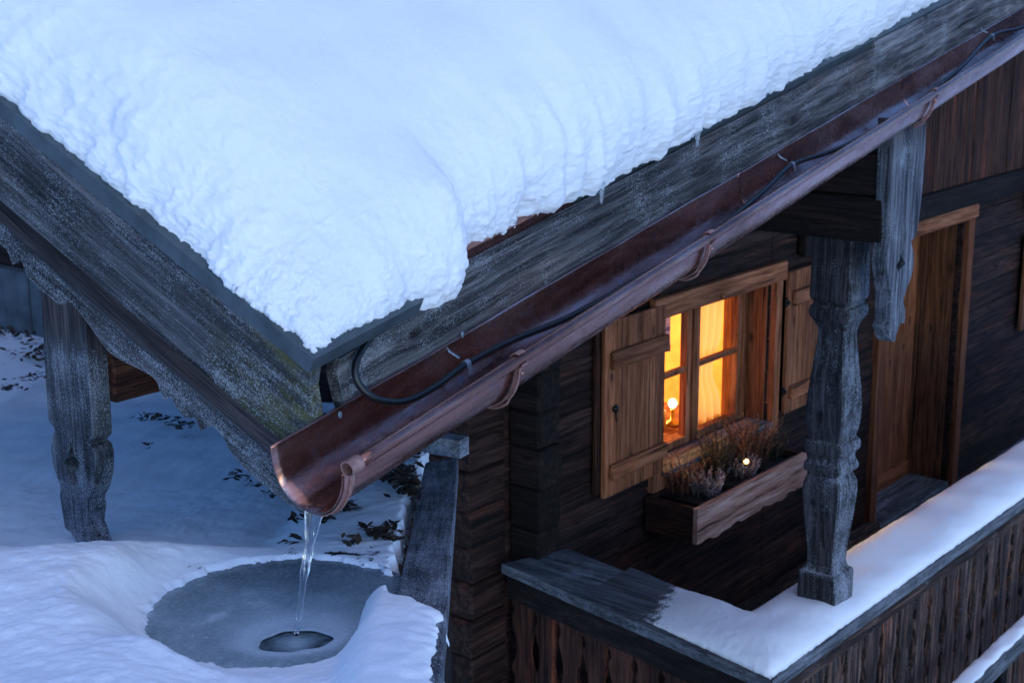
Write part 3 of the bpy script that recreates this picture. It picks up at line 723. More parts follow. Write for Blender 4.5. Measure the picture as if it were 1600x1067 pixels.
# carved pendant board (left)
def pendant(name, outline_px, fn_plane, depth_fn, mat, lab, hole=None):
    pts = [fn_plane(x, y) for x, y in outline_px]; n = len(pts)
    m = MB(); back = [depth_fn(p) for p in pts]
    m.add([tuple(p) for p in pts] + [tuple(p) for p in back], [tuple(range(n)), tuple(range(2*n-1, n-1, -1))] + [(i, (i+1) % n, n+(i+1) % n, n+i) for i in range(n)])
    o = m.build(name, mat, chalet); o['label'] = lab
    if hole:
        hp = [fn_plane(x, y) for x, y in hole]; c = sum(hp)/len(hp); d = nrm(depth_fn(hp[0]) - hp[0]); hn = len(hp); k = MB()
        A = [tuple(p - d*.05) for p in hp]; B = [tuple(p + d*.15) for p in hp]
        k.add(A+B, [tuple(range(hn)), tuple(range(2*hn-1, hn-1, -1))] + [(i, (i+1) % hn, hn+(i+1) % hn, hn+i) for i in range(hn)])
        ko = k.build('cutter', None); bo = o.modifiers.new('cut', 'BOOLEAN'); bo.object = ko; bo.solver = 'EXACT'
        dg = bpy.context.evaluated_depsgraph_get(); me2 = D.meshes.new_from_object(o.evaluated_get(dg)); o.modifiers.clear(); o.data = me2; D.objects.remove(ko)
    b = o.modifiers.new('edge', 'BEVEL'); b.width = .0025; b.segments = 2; b.limit_method = 'ANGLE'
    return o
Lout = [(60, 430), (64, 470), (68, 540), (71, 600), (75, 655), (78, 662), (83, 667), (85, 673), (81, 685), (79, 700), (82, 725), (88, 745), (94, 758), (93, 775), (97, 800), (101, 815), (110, 822), (121, 840), (124, 852), (141, 851), (146, 843), (138, 820), (134, 812), (137, 797), (135, 782), (143, 768), (148, 745), (149, 715), (145, 700), (138, 694), (145, 685), (145, 675), (143, 640), (137, 560), (133, 505), (130, 440)]
Lout = [(x, y + (10 if y > 800 else 0)) for x, y in Lout]
pendant('pendant_board', Lout, lambda x, y: at_x(x, y, PX), lambda p: p + np.array([.055, 0, 0]), wood('pendl', 'Z'), 'frosted carved board with cut tulip hole hanging at the left verge', [(109, 688), (113, 700), (117, 716), (124, 722), (120, 733), (117, 738), (121, 750), (115, 762), (107, 752), (106, 740), (98, 722), (105, 716)])
# beams running out over the post, and the right pendant board
BX = 4.15*1.106; PY = 1.87*1.106
pass
YB = at_x(1378, 357, BX)[1]
m = MB(); m.box((BX, YB, 2.245), (BX+.2, YW-.003, 2.405), .008); m.build('post_beam', wood('dark', 'Y'), chalet)
m = MB(); m.box((BX+.004, YB+.002, 2.409), (BX+.2, YW-.003, 2.56), .008); m.build('post_beam', wood('dark', 'Y'), chalet)
YP = YB - .03
Rout = [(1397, 185), (1448, 190), (1446, 240), (1442, 290), (1438, 330), (1434, 360), (1430, 372), (1424, 377), (1428, 395), (1428, 415), (1425, 430), (1418, 450), (1412, 468), (1412, 476), (1415, 482), (1414, 505), (1408, 505), (1403, 515), (1398, 535), (1393, 532), (1387, 512), (1391, 500), (1391, 480), (1392, 460), (1388, 430), (1386, 410), (1389, 390), (1391, 375), (1392, 350), (1394, 290), (1397, 230)]
pendant('pendant_board', Rout, lambda x, y: at_y(x, y, YP), lambda p: p + np.array([0, .06, 0]), wood('pendr', 'Z'), 'frosted carved board with diamond hole hanging beside the carved post', [(1408, 396), (1412, 406), (1416, 412), (1408, 420), (1404, 427), (1401, 414), (1406, 406)])
chalet_done = True

# ------------------------------------------------------------------ carved post
pc = np.array([4.17*1.106, 1.99*1.106]) + .08
prof = [(.76, .080), (.935, .080), (.944, .077), (.950, .066), (.960, .062), (.975, .0575), (1.035, .0585), (1.10, .065), (1.18, .073), (1.265, .079), (1.30, .077), (1.322, .070), (1.335, .062), (1.342, .062), (1.350, .076), (1.362, .079), (1.380, .076), (1.395, .068), (1.405, .066), (1.418, .070), (1.432, .080), (1.450, .082), (1.466, .078), (1.476, .069), (1.486, .068), (1.51, .073), (1.545, .078), (1.60, .0785), (1.66, .075), (1.74, .067), (1.82, .059), (1.86, .056), (1.885, .055), (1.905, .058), (1.925, .067), (1.945, .079), (1.965, .083), (1.985, .079), (1.992, .072), (2.003, .071), (2.010, .078), (2.022, .082), (2.245, .080)]
m = MB()
vs = []; fs = []
for z, h_ in prof:
    c = .007
    for sx, sy in ((-1, -1), (1, -1), (1, 1), (-1, 1)):
        if sx*sy > 0: q = [(sx*h_, sy*(h_-c)), (sx*(h_-c), sy*h_)]
        else: q = [(sx*(h_-c), sy*h_), (sx*h_, sy*(h_-c))]
        for a, b in q: vs.append((a, b, z))
for i in range(len(prof)-1):
    for j in range(8): fs.append((i*8+j, i*8+(j+1) % 8, (i+1)*8+(j+1) % 8, (i+1)*8+j))
fs += [tuple(range(7, -1, -1)), tuple((len(prof)-1)*8+j for j in range(8))]
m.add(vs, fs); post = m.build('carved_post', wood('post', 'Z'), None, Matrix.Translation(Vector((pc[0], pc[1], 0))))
tag(post, 'square carved timber post standing on the snowy balcony rail', 'post')

# ------------------------------------------------------------------ balcony
bal = empty('balcony_railing', (4.1, 2.2, FZ), 'weathered plank balcony parapet with snow covered handrail in front of the glowing window', 'railing')
def quad_prism(mb, P, z0, z1): mb.prism(P, z0, z1, lambda u, v, d: (u, v, d))
RZ = .777
m = MB(); quad_prism(m, [(4.03, 2.14), (11.5, 2.02), (11.5, 2.34), (4.42, 2.475)], RZ-.045, RZ); o = m.build('handrail', wood('rail', 'X'), bal); b = o.modifiers.new('edge', 'BEVEL'); b.width = .004; b.segments = 2
m = MB(); quad_prism(m, [(4.028, 2.142), (4.418, 2.478), (4.57, YW-.18), (4.26, YW-.06)], RZ-.045, RZ-.001); o = m.build('handrail', wood('rail', 'Y'), bal); b = o.modifiers.new('edge', 'BEVEL'); b.width = .004; b.segments = 2
m = MB(); quad_prism(m, [(4.07, 2.18), (11.5, 2.06), (11.5, 2.14), (4.12, 2.26)], RZ-.14, RZ-.047); m.build('trim_board', wood('panel', 'X'), bal)
m = MB(); quad_prism(m, [(4.066, 2.184), (4.15, 2.262), (4.39, YW-.06), (4.30, YW-.06)], RZ-.17, RZ-.047); m.build('trim_board', wood('dark', 'Y'), bal)
# parapet boards with sawn edges
def sawn(w_, seed):
    hw = w_/2 - .003; zs = [(-.75, 0), (-.12, 0), (-.08, .016), (-.02, .028), (.06, .016), (.12, .002), (.15, .0), (.17, .002), (.19, .016), (.225, .018), (.245, .004), (.262, .0), (.28, .004), (.31, .020), (.36, .031), (.40, .028), (.45, .012), (.485, .002), (.505, .002), (.525, .015), (.55, .013), (.57, .0), (.64, 0)]
    R = [(hw - d, z) for z, d in zs]; L = [(-hw + d, z) for z, d in zs][::-1]
    return R + L
nb = 0; x = 4.13; proto = None
while x < 10.4:
    yc = 2.215 - (x-4.07)*.0162
    if proto is None:
        m = MB(); m.prism(sawn(.152, 0), -.012, .012, lambda u, v, d: (u, d, v)); proto = m.build('parapet_board', wood('panel', 'Z'), bal, Matrix.Translation(Vector((x+.05, yc, 0))))
        b = proto.modifiers.new('edge', 'BEVEL'); b.width = .003; b.segments = 1
    else:
        o = proto.copy(); o.data = proto.data.copy(); COL.objects.link(o); o.parent = bal
        a = o.data.attributes['rnd']; a.data.foreach_set('value', [random.random()]*len(o.data.polygons))
        o.matrix_basis = _W[bal.name].inverted() @ Matrix.Translation(Vector((x+.05, yc + random.uniform(-.002, .002), 0)))
    x += .156
for i in range(9):
    yy = 2.34 + i*.145; xx = 4.105 + (yy-2.2)*.17
    m = MB(); m.prism(sawn(.142, i), -.012, .012, lambda u, v, d: (d, u, v)); m.build('parapet_board', wood('brown', 'Z'), bal, Matrix.Translation(Vector((xx+.02, yy, 0))) @ Matrix.Rotation(-.16, 4, 'Z'))
m = MB(); quad_prism(m, [(4.17, 2.25), (10.5, 2.15), (10.5, 2.22), (4.2, 2.30)], -.42, -.30); m.build('inner_rail', wood('dark', 'X'), bal)
# snow lying on the handrail: L-shaped cushion
def rail_snow():
    A = np.array([4.045, 2.155]); B = np.array([11.4, 2.035]); C_ = np.array([11.4, 2.33]); D_ = np.array([4.435, 2.465]); E_ = np.array([4.56, 3.1]); F_ = np.array([4.235, 3.1])
    vs = []; fs = []
    def strip(P0, P1, Q0, Q1, n, m_, fade0=None, key=0):
        # P outer edge line, Q inner edge line; lengthwise k, crosswise c
        st = len(vs)
        ks = np.linspace(0, 1, n+1)**(1.7 if key == 0 else 1.0)
        for k in ks:
            o_ = P0 + (P1-P0)*k; i_ = Q0 + (Q1-Q0)*k
            for c in range(m_+1):
                th = math.pi*c/m_; f = (1-math.cos(th))/2; p = o_ + (i_-o_)*f
                hh_ = .055*min(1, math.sin(th)**.75*1.15)
                vs.append([p[0], p[1], hh_, k if fade0 else 0, 1 if c in (0, m_) else 0])
        for a in range(n):
            for c in range(m_):
                q = st + a*(m_+1)+c; fs.append((q, q+1, q+m_+2, q+m_+1))
    strip(A, B, D_, C_, 420, 34); 
    strip(A, F_, D_, E_, 300, 56, True, 1)
    v = np.array(vs); P = np.stack([v[:, 0], v[:, 1], 0*v[:, 0]], -1)
    p2 = v[:, :2]
    def ld(a, b, inside):
        t_ = nrm(b-a); n_ = np.array([-t_[1], t_[0]]); d_ = (p2-a) @ n_; return d_ if (inside-a) @ n_ > 0 else -d_
    mid = np.array([4.25, 2.33]); d1 = ld(A, B, mid); d2 = ld(A, F_, mid); a_ = ld(D_, C_, mid); b_ = ld(D_, E_, mid)
    din = np.where((a_ > 0) & (b_ > 0), np.hypot(np.maximum(a_, 0), np.maximum(b_, 0)), np.maximum(a_, b_))
    dd_ = -.02*np.log(np.exp(-d1/.02)+np.exp(-d2/.02)+np.exp(-din/.02)); dd_ = np.clip(dd_+.004, 0, 1)
    v[:, 2] = .062*np.sqrt(np.clip(1-(1-np.minimum(dd_/.13, 1))**2.2, 0, 1))
    h_ = v[:, 2]*(1 + .22*fbm(P*3.2, 2)) + .0016*fbm(P*30, 3)*np.minimum(1, v[:, 2]/.03)
    kf = v[:, 3]; fade = 1 - sstep(kf, .18, .72); thin = fbm(P*45, 4)*.0045
    h_ = np.where(kf > 0, np.maximum(h_*fade + thin*.25*sstep(kf, .3, .6), .0012), h_); cover = np.where(kf > 0, 1 - sstep(kf, .25, .92), 1.0)
    ed = v[:, 4] > 0
    off = .005*fbm(P*28, 3)*np.where(ed, 1, .5)
    out = np.stack([v[:, 0] + off, v[:, 1] + off, RZ + np.where(ed, -.004, h_)], -1)
    # press the snow down around the post foot
    return out, fs, cover
o_, f_, cv_ = rail_snow(); rsm = snow_mat('rail_snow_mat', .8)
q = NT.__new__(NT); q.m = rsm; q.t = rsm.node_tree; q.p = next(n for n in q.t.nodes if n.type == 'BSDF_PRINCIPLED'); q.tc = next(n for n in q.t.nodes if n.type == 'TEX_COORD')
lk = q.p.inputs['Base Color'].links[0].from_socket; oc = q.tc.outputs['Object']; ca = q.n('ShaderNodeAttribute', attribute_name='cover')
vv = q.math('ADD', q.math('ADD', q.math('MULTIPLY', q.noise(oc, 28, 4, .6), .5), q.math('MULTIPLY', q.noise(oc, 240, 3, .6), .5)), q.math('MULTIPLY', q.math('SUBTRACT', ca.outputs['Fac'], .5), .75))
q.l(q.mix(q.ramp(vv, [(.44, 0), (.52, 1)]), q.ramp(q.noise(q.mp((1, .06, 1)), 60, 4), [(.35, (.03, .034, .04)), (.65, (.10, .11, .125))]), lk), q.p.inputs['Base Color'])
rs = grid_obj('rail_snow', o_, f_, rsm, attrs={'cover': cv_}); tag(rs, 'smooth snow cushion lying along the corner of the balcony handrail', 'snow')

# ------------------------------------------------------------------ timber outside the balcony (bottom right)
rk = empty('wooden_rack', (6.2, 1.95, -.5), 'snow dusted wooden slat rack outside the balcony at lower right', 'rack')
m = MB(); m.box((4.9, 1.92, .20), (9, 2.0, .292), .006); m.build('top_rail', wood('rail', 'X'), rk)
for yy_, zz_ in ((1.80, .17), (1.68, .14), (1.56, .11)):
    m = MB(); m.box((5.4, yy_-.045, zz_-.035), (9, yy_+.035, zz_), .005); m.build('slat', wood('rail', 'X'), rk)
for x_ in (5.75, 7.3, 8.7):
    for a_, b_, n_ in (((x_, 1.45, .035), (x_+.07, 1.915, .072), 'cross_bar'), ((x_, 1.93, -.6), (x_+.07, 1.99, .198), 'leg'), ((x_, 1.47, -.6), (x_+.07, 1.53, .033), 'leg')):
        m = MB(); m.box(a_, b_, .005); m.build(n_, wood('dark', 'Y'), rk)
def strip_snow(name, x0, x1, y0, y1, z, h0, lab, par):
    nx, ny = 160, 12; vs = []
    for i in range(nx+1):
        for j in range(ny+1):
            th = math.pi*j/ny; vs.append((x0+(x1-x0)*i/nx, y0+(y1-y0)*(1-math.cos(th))/2, h0*math.sin(th)**.7))
    v = np.array(vs); P = np.stack([v[:, 0], v[:, 1], 0*v[:, 0]], -1); v[:, 2] = z - .002 + v[:, 2]*(.9+.6*fbm(P*7, 2)); v[:, 1] += .006*fbm(P*18, 2)
    fs = [(i*(ny+1)+j, i*(ny+1)+j+1, (i+1)*(ny+1)+j+1, (i+1)*(ny+1)+j) for i in range(nx) for j in range(ny)]
    return grid_obj(name, v, fs, SNOW, parent=par)
strip_snow('snow_cap', 4.9, 9, 1.925, 1.995, .292, .02, None, rk)
for yy_, zz_ in ((1.80, .17), (1.68, .14), (1.56, .11)): strip_snow('snow_cap', 5.42, 9, yy_-.04, yy_+.03, zz_, .018, None, rk)

# ------------------------------------------------------------------ bank board beside the hollow
zn = lambda P: 1.84 + .18*((P - BL[0]) @ bdir)/1.53
fl = BL[0]; nl = BL[0] + bdir*1.9
fr = at_z(716, 710, 1.84)[:2]; nr2 = at_z(692, 1040, 2.02)[:2]; d2 = nrm(nr2-fr); nr2 = fr + d2*1.95
bk = empty('bank_board', (fl[0], fl[1], 1.2), 'frosted thick board edging the snowy bank beside the frozen puddle', 'board')
m = MB(); P = [fl, nl, nr2, fr]; n = 4
vs = [(p[0], p[1], zn(p)) for p in P] + [(p[0], p[1], zn(p)-.06) for p in P]
m.add(vs, [(0, 1, 2, 3), (7, 6, 5, 4)] + [(i, (i+1) % 4, 4+(i+1) % 4, 4+i) for i in range(4)])
ux = nrm([*(nl-fl), zn(nl)-zn(fl)]); 
MBk = mat4(np.array([fl[0], fl[1], zn(fl)]), ux, nrm(np.cross([0, 0, 1], ux)), np.cross(ux, nrm(np.cross([0, 0, 1], ux))))
inv = np.array(MBk.inverted()); m.v = [tuple((inv @ np.array([*p, 1]))[:3]) for p in m.v]
o = m.build('top_board', wood('frosty', 'X'), bk, MBk); b = o.modifiers.new('edge', 'BEVEL'); b.width = .006; b.segments = 2
m = MB(); c1 = at_z(716, 703, 1.84)[:2]; c0 = at_z(640, 690, 1.84)[:2]; dd = nrm(c1-c0); nn_ = np.array([-dd[1], dd[0]])
q0 = c0 - dd*.4; Pq = [q0, c1+dd*.005, c1+dd*.005+nn_*.05, q0+nn_*.05]; m.prism([tuple(p) for p in Pq], 1.815, 1.868, lambda u, v, d: (u, v, d)); m.build('end_board', wood('frosty', 'X'), bk)
m = MB(); ins = nrm(np.array([-(nr2-fr)[1], (nr2-fr)[0]])); ins = ins if np.dot(ins, RD) < 0 else -ins
Q = [fr+ins*.03, nr2+ins*.03, nr2+ins*.06, fr+ins*.06]
for k in range(9):
    z1_ = -.19*k
    vs = [(p[0], p[1], zn(p)-.062+z1_) for p in Q] + [(p[0], p[1], zn(p)-.062+z1_-.184) for p in Q]
    m.add(vs, [(0, 1, 2, 3), (7, 6, 5, 4)] + [(i, (i+1) % 4, 4+(i+1) % 4, 4+i) for i in range(4)])
m.build('retaining_planks', wood('dark', 'X'), bk)

# ------------------------------------------------------------------ gutter
gut = empty('rain_gutter', tuple(G0), 'half round copper rain gutter under the eave, its open end dripping meltwater', 'gutter')
gp = [(.0, .0), (.001, -.022), (.0005, -.044), (-.004, -.066), (-.012, -.084), (-.027, -.102), (-.046, -.114), (-.065, -.1205), (-.084, -.123), (-.101, -.121), (-.117, -.114), (-.132, -.104), (-.145, -.090), (-.156, -.074), (-.164, -.056), (-.169, -.040), (-.172, -.024)]
gpc = catmull([(a, b, 0) for a, b in gp], 3)
def prof_ring(s, off0=0, off1=.0022):
    P = [np.array([0, p[0], p[1]]) for p in gpc]; n = len(P); out = []; inn = []
    for i in range(n):
        t_ = nrm(P[min(i+1, n-1)] - P[max(i-1, 0)]); nn_ = np.array([0, -t_[2], t_[1]])  # left normal
        inn.append((s, *(P[i][1:] + nn_[1:]*off0))); out.append((s, *(P[i][1:] - nn_[1:]*off1)))
    return out, inn
def shell(mb, s_list, o0, o1, wob=0.0):
    rings = []
    for s in s_list:
        a, b = prof_ring(s, o0, o1); w_ = wob*math.sin(s*9)+wob*.6*math.sin(s*23+1)
        rings.append([(p[0], p[1]+w_, p[2]+w_*.5) for p in a] + [(p[0], p[1]+w_, p[2]+w_*.5) for p in b[::-1]])
    mb.sweep(rings, lambda i: rings[i], closed=True, cap=True)
ss = list(np.linspace(0, 3.2, 100)) + list(np.linspace(3.3, SM, 30))
m = MB(); shell(m, ss, .0, .0018, .0007); m.build('trough', COPPER, gut, MG)
m = MB(); m.tube([(s, -.1835, -.012) for s in ss if s >= .012], .0125, 16); m.build('rolled_bead', COPPER, gut, MG)
m = MB(); m.tube([(s, -.1755, -.028) for s in ss if s >= .012], .0042, 8); m.build('bead_seam', COPPER, gut, MG)
COPL = simple('worn_copper', (.42, .23, .19), .5, .75, .35, 60, .0006)
def ring_band(mb, s0, s1, r0, r1, cy=-.1835, cz=-.012, a0=-200, a1=95, n=26):
    rings = []
    for k in range(n+1):
        a = math.radians(a0 + (a1-a0)*k/n); c, s_ = math.cos(a), math.sin(a)
        rings.append([(s0, cy+r0*c, cz+r0*s_), (s1, cy+r0*c, cz+r0*s_), (s1, cy+r1*c, cz+r1*s_), (s0, cy+r1*c, cz+r1*s_)])
    mb.sweep(rings, lambda i: rings[i], closed=True, cap=True, smooth=False)
def strap(mb, s0, s1, o0, o1, i0):
    P = [np.array([p[0], p[1]]) for p in gpc][i0:]; n = len(P); rings = []
    for i in range(n):
        t_ = nrm(P[min(i+1, n-1)] - P[max(i-1, 0)]); nn_ = np.array([t_[1], -t_[0]])
        nn_ = np.array([-t_[1], t_[0]])
        q0 = P[i] + nn_*o0; q1 = P[i] + nn_*o1
        rings.append([(s0, *q0), (s1, *q0), (s1, *q1), (s0, *q1)])
    mb.sweep(rings, lambda i: rings[i], closed=True, cap=True, smooth=False)
m = MB(); ring_band(m, .002, .034, .0128, .0152, a0=-120, a1=215); strap(m, .003, .030, .0022, .005, 26); m.tube([(.017, p[0]-.005, p[1]-.004) for p in gpc[28:]], .0035, 8)
m.build('end_stiffener', COPL, gut, MG)
brs = []
for px_, py_ in ((812, 560), (1110, 368), (1462, 142)):
    s_ = in_gut(px_, py_, a=-.185)[0]; brs.append(s_)
for s_ in brs + [4.6, 5.9, 7.2]:
    m = MB(); ring_band(m, s_-.011, s_+.013, .0145, .0175, a0=-150, a1=120); strap(m, s_-.010, s_+.010, .006, .010, 4); m.tube([(s_-.004, p[0]+(-.013 if i > 20 else 0), p[1]-.011 if i < 34 else p[1]-.006) for i, p in list(enumerate(gpc))[10:]], .0032, 8)
    m.ball((s_, -.187, -.042), .005, 6); m.build('bracket', COPL, gut, MG)
for s_ in (1.96, 3.3):
    m = MB(); shell(m, [s_, s_+.022], -.0004, -.0006 if False else .0026); m.build('joint_seam', COPPER, gut, MG)
# frost-specked solder spots
m = MB(); 
for px_, py_ in ((531, 648), (722, 523)): q = in_gut(px_, py_, a=-.002); m.ball((q[0], -.003, q[2]), .006, 6, (1, .35, 1.3)); m.build('rivet', STEEL, gut, MG); m = MB()

# ------------------------------------------------------------------ heating cable
cp = [(600, 500, .03), (566, 545, -.006), (555, 575, -.022), (563, 603, -.035), (590, 624, -.055), (632, 627, -.065), (680, 604, -.062), (728, 569, -.045), (800, 532, -.055), (880, 500, -.07), (950, 463, -.082), (1010, 428, -.095), (1085, 388, -.105), (1155, 331, -.092), (1195, 297, -.07), (1237, 258, -.045), (1290, 240, -.06), (1335, 221, -.08), (1410, 178, -.10), (1500, 107, -.09), (1549, 57, -.045), (1600, 42, -.06), (1660, 10, -.09)]
pts = [in_gut(x, y, a=a) for x, y, a in cp]
pts = [(p[0], p[1], max(p[2], -.112)) for p in pts]; last = pts[-1]; pts += [(last[0]+.6, -.08, -.10), (last[0]+1.5, -.07, -.10), (SM-.5, -.07, -.1)]
cab = empty('heating_cable', tuple(G0), 'black rubber heating cable looping down and lying inside the copper gutter', 'cable')
m = MB(); m.tube(catmull(pts, 10), .0078, 12); m.build('cable_run', CABLE, cab, MG)
cl = []
for px_, py_, a in ((728, 569, -.045), (1237, 258, -.045), (1549, 57, -.045)):
    s_, a_, b_ = in_gut(px_, py_, a=a)
    m = MB(); m.tube([(s_-.004, -.001, b_+.034), (s_-.004, -.008, b_+.024), (s_-.002, a_+.014, b_+.012)], .0028, 6)
    rr = []
    for k in range(17):
        an = math.radians(-60+300*k/16); rr.append([(s_-.006, a_+.0072*math.cos(an), b_+.0072*math.sin(an)), (s_+.008, a_+.0072*math.cos(an), b_+.0072*math.sin(an)), (s_+.008, a_+.0095*math.cos(an), b_+.0095*math.sin(an)), (s_-.006, a_+.0095*math.cos(an), b_+.0095*math.sin(an))])
    m.sweep(rr, lambda i: rr[i], closed=True, cap=True, smooth=False); m.box((s_-.005, a_-.012, b_-.02), (s_+.006, a_-.009, b_-.004)); m.build('cable_clip', STEEL, cab, MG)

# ------------------------------------------------------------------ falling meltwater
q = NT('clear_water'); q.setp(Roughness=.03, IOR=1.33, Transmission_Weight=1.0); q.p.inputs['Base Color'].default_value = (.93, .97, 1, 1)
q.l(q.bump(q.noise(q.mp((1, 1, .12)), 190, 3), .003, .9), q.p.inputs['Normal']); WATER = q.m
st = []
lip = G0 + E1*.0 + HH*(-.078) + WW*(-.121)
land = np.array([*at_z(463, 992, PZ-.006)[:2], PZ-.006])
N = 46
for i in range(N+1):
    k = i/N; zz = lip[2] + .006 - (lip[2]+.006-land[2])*k; kk = k**.5
    p = np.array([lip[0] + .012*(1-k) + (land[0]-lip[0])*(.25*kk+.75*k), lip[1] + (land[1]-lip[1])*(.25*kk+.75*k), zz]) ; st.append(p)
rings = []
for i, p in enumerate(st):
    k = i/N; wd = .0125*(1-k)**2.2 + .0048 + .0009*math.sin(17*k) + .0006*math.sin(41*k); th = .0045*(1-k) + .0035; ro = .5*math.sin(5*k) + .1
    ring = []
    for j in range(20):
        a = 2*math.pi*j/20; u_2 = wd*math.cos(a)*(1+.12*math.sin(3*a+9*k)); v_2 = th*math.sin(a)*(1+.25*math.cos(3*a+7*k))
        ring.append(tuple(p + np.array([*RD, 0])*(u_2*math.cos(ro)-v_2*math.sin(ro)) + np.array([*FD, 0])*(u_2*math.sin(ro)+v_2*math.cos(ro))))
    rings.append(ring)
m = MB(); m.sweep(rings, lambda i: rings[i], closed=True, cap=True); wsm = m.build('water_stream', WATER); tag(wsm, 'clear stream of meltwater falling from the open gutter end into the frozen puddle', 'water')

# ------------------------------------------------------------------ roof snow
def roof_snow():
    Hn = .21; Ru, Rw = .27, .18; na1 = 104
    th = np.linspace(0, math.pi/2, na1+1)
    def axis(R, L, st, g):
        d = list(R*(1-np.cos(th))); hh2 = list(np.sin(th)); x = R
        while x < L: x += st; st *= g; d.append(x); hh2.append(1.0)
        return np.array(d), np.array(hh2)
    du, hu = axis(Ru, 9.6, .0038, 1.0085); dw, hw = axis(Rw, 3.9, .0038, 1.0115)
    DU, DW = np.meshgrid(du, dw, indexing='ij'); HU, HW = np.meshgrid(hu, hw, indexing='ij')
    tbx = [0, .13, .2, .25, .285, .30, .33, .39, .44, .478, .50, .53, .56, .60, .69, .78, .906, 1.06, 1.18, 1.55, 1.65, 2.19, 2.62, 3.1, 3.5, 10]
    tby = [.012, .014, .006, .004, .010, .016, -.004, -.018, -.016, .0, .03, .066, .072, .066, .056, .062, .060, .038, .046, .049, .061, .059, .085, .079, .097, .11]
    z0 = 0*DW.ravel(); q = np.stack([z0+3.3, DW.ravel()*11, z0], -1)
    sb = (.007 + .007*fbm(q, 2) + .0045*fbm(q*4.3+3, 2) + .0025*fbm(q*11+9, 2)).reshape(DW.shape)*np.exp(-DU/.2)
    S = sb + .075 + DU*1.0
    S = .094 + sb + DU
    qs = np.stack([S.ravel()*13, z0, z0+1.7], -1); qs2 = np.stack([S.ravel()*45, z0, z0+5.7], -1)
    far = sstep(S, .5, .7)
    fs_ = np.linspace(0, 10, 5001); ft_ = np.interp(fs_, tbx, tby); kr_ = np.hanning(17); kr_ /= kr_.sum(); ft_ = np.convolve(np.pad(ft_, 8, mode='edge'), kr_, 'valid')
    T = .055 + (np.interp(S - .09, fs_, ft_) - .055)*np.exp(-(DW/.30)**1.5) + (.010*fbm(qs, 2)+.006*fbm(qs2, 2)+.003*fbm(qs2*2.7, 2)).reshape(S.shape)*np.exp(-DW/.25)*(.4+.6*far) + DW
    # undulating cushion
    P = np.stack([S.ravel(), T.ravel(), z0], -1)
    und = fbm(P*1.7, 3).reshape(S.shape)
    H = Hn*(1 + .10*und)*(1 + .25*sstep(DU, .2, 1.2))*(1+.15*sstep(DW,.1,.6))
    PU = 1-np.exp(-(DU/(Ru*.8))); PW = 1-np.exp(-(DW/(Rw*.8))); cr_ = np.hypot(DU, DW); H = H*(.72+.28*sstep(cr_, .05, .6))
    HU2 = 1-np.exp(-(DU/.075)**.72); HW2 = 1-np.exp(-(DW/.050)**.68)
    n = H*(.45*HU2+.2*HU+.35*PU)*(.6*HW2+.15*HW+.25*PW)*1.04 - .003
    n -= .03*np.exp(-DW/.035)*np.exp(-((S-.09-.38)/.10)**2)
    # the fallen-away notch right of the corner lump
    n -= .018*np.exp(-((S-.67)/.07)**2)*np.exp(-DW/.12)*HW
    X3 = np.stack([S, T, n], -1)
    a = np.gradient(X3, axis=0); b = np.gradient(X3, axis=1); nn_ = np.cross(a, b); nn_ /= (np.linalg.norm(nn_, axis=-1, keepdims=True)+1e-9)
    Q = X3.reshape(-1, 3)
    edge = np.exp(-np.minimum(DU/.30, DW/.22)**1.2).ravel(); ev = np.exp(-(DU/.15)**1.3).ravel(); ew = np.exp(-(DW/.13)**1.3).ravel()*(1-ev*.8)
    dis = .011*fbm(Q*5, 2) * (.15+edge)
    dis += ev*(.006*billow(Q*13+3, 2) + .009*fbm(Q*21, 3) + .0055*billow(Q*38, 2) + .0040*billow(Q*100, 2) + .0018*fbm(Q*190, 1))
    Qa = Q*np.array([15, 5, 5.]); dis += ew*(.012*pnoise(Qa) + .006*pnoise(Q*np.array([34, 13, 13.])) + .0040*billow(Q*26, 2) + .0030*billow(Q*60, 2) + .0025*fbm(Q*120, 2))
    dis += .0012*fbm(Q*60, 2)*(.3+edge)
    foot = (.45 + .55*np.minimum(sstep(HU, .0, .14), sstep(HW, .0, .14))).ravel(); dis = dis*foot - .004*(1-foot)
    X3 = Q + nn_.reshape(-1, 3)*dis[:, None]
    nu, nw = S.shape; I = np.arange(nu*nw).reshape(nu, nw)
    F = np.stack([I[:-1, :-1], I[1:, :-1], I[1:, 1:], I[:-1, 1:]], -1).reshape(-1, 4)
    return X3, F
v_, f_ = roof_snow()
rs = grid_obj('roof_snow', v_, f_, SNOW, MR); tag(rs, 'thick lumpy snow blanket covering the chalet roof', 'snow')
q = NT('icicle_ice'); q.setp(Roughness=.12, IOR=1.31, Transmission_Weight=.8); q.p.inputs['Base Color'].default_value = (.85, .93, 1, 1); ICE = q.m
for px_, py_, ln, r_0 in ((938, 297, .034, .0065), (1290, 92, .036, .0075), (1088, 216, .024, .006)):
    s_, t_2 = in_roof(px_, py_); top = K + E1*s_ + V*t_2 + NR*.0 - HH*.004
    m = MB(); m.tube([top+np.array([0, 0, .02]), top, top-np.array([.0, .0, ln*.5]), top-np.array([.001, .0, ln*.85]), top-np.array([.001, 0, ln])], [r_0*1.3, r_0, r_0*.6, r_0*.5, r_0*.15], 10)
    m.build('icicle', ICE, rs)

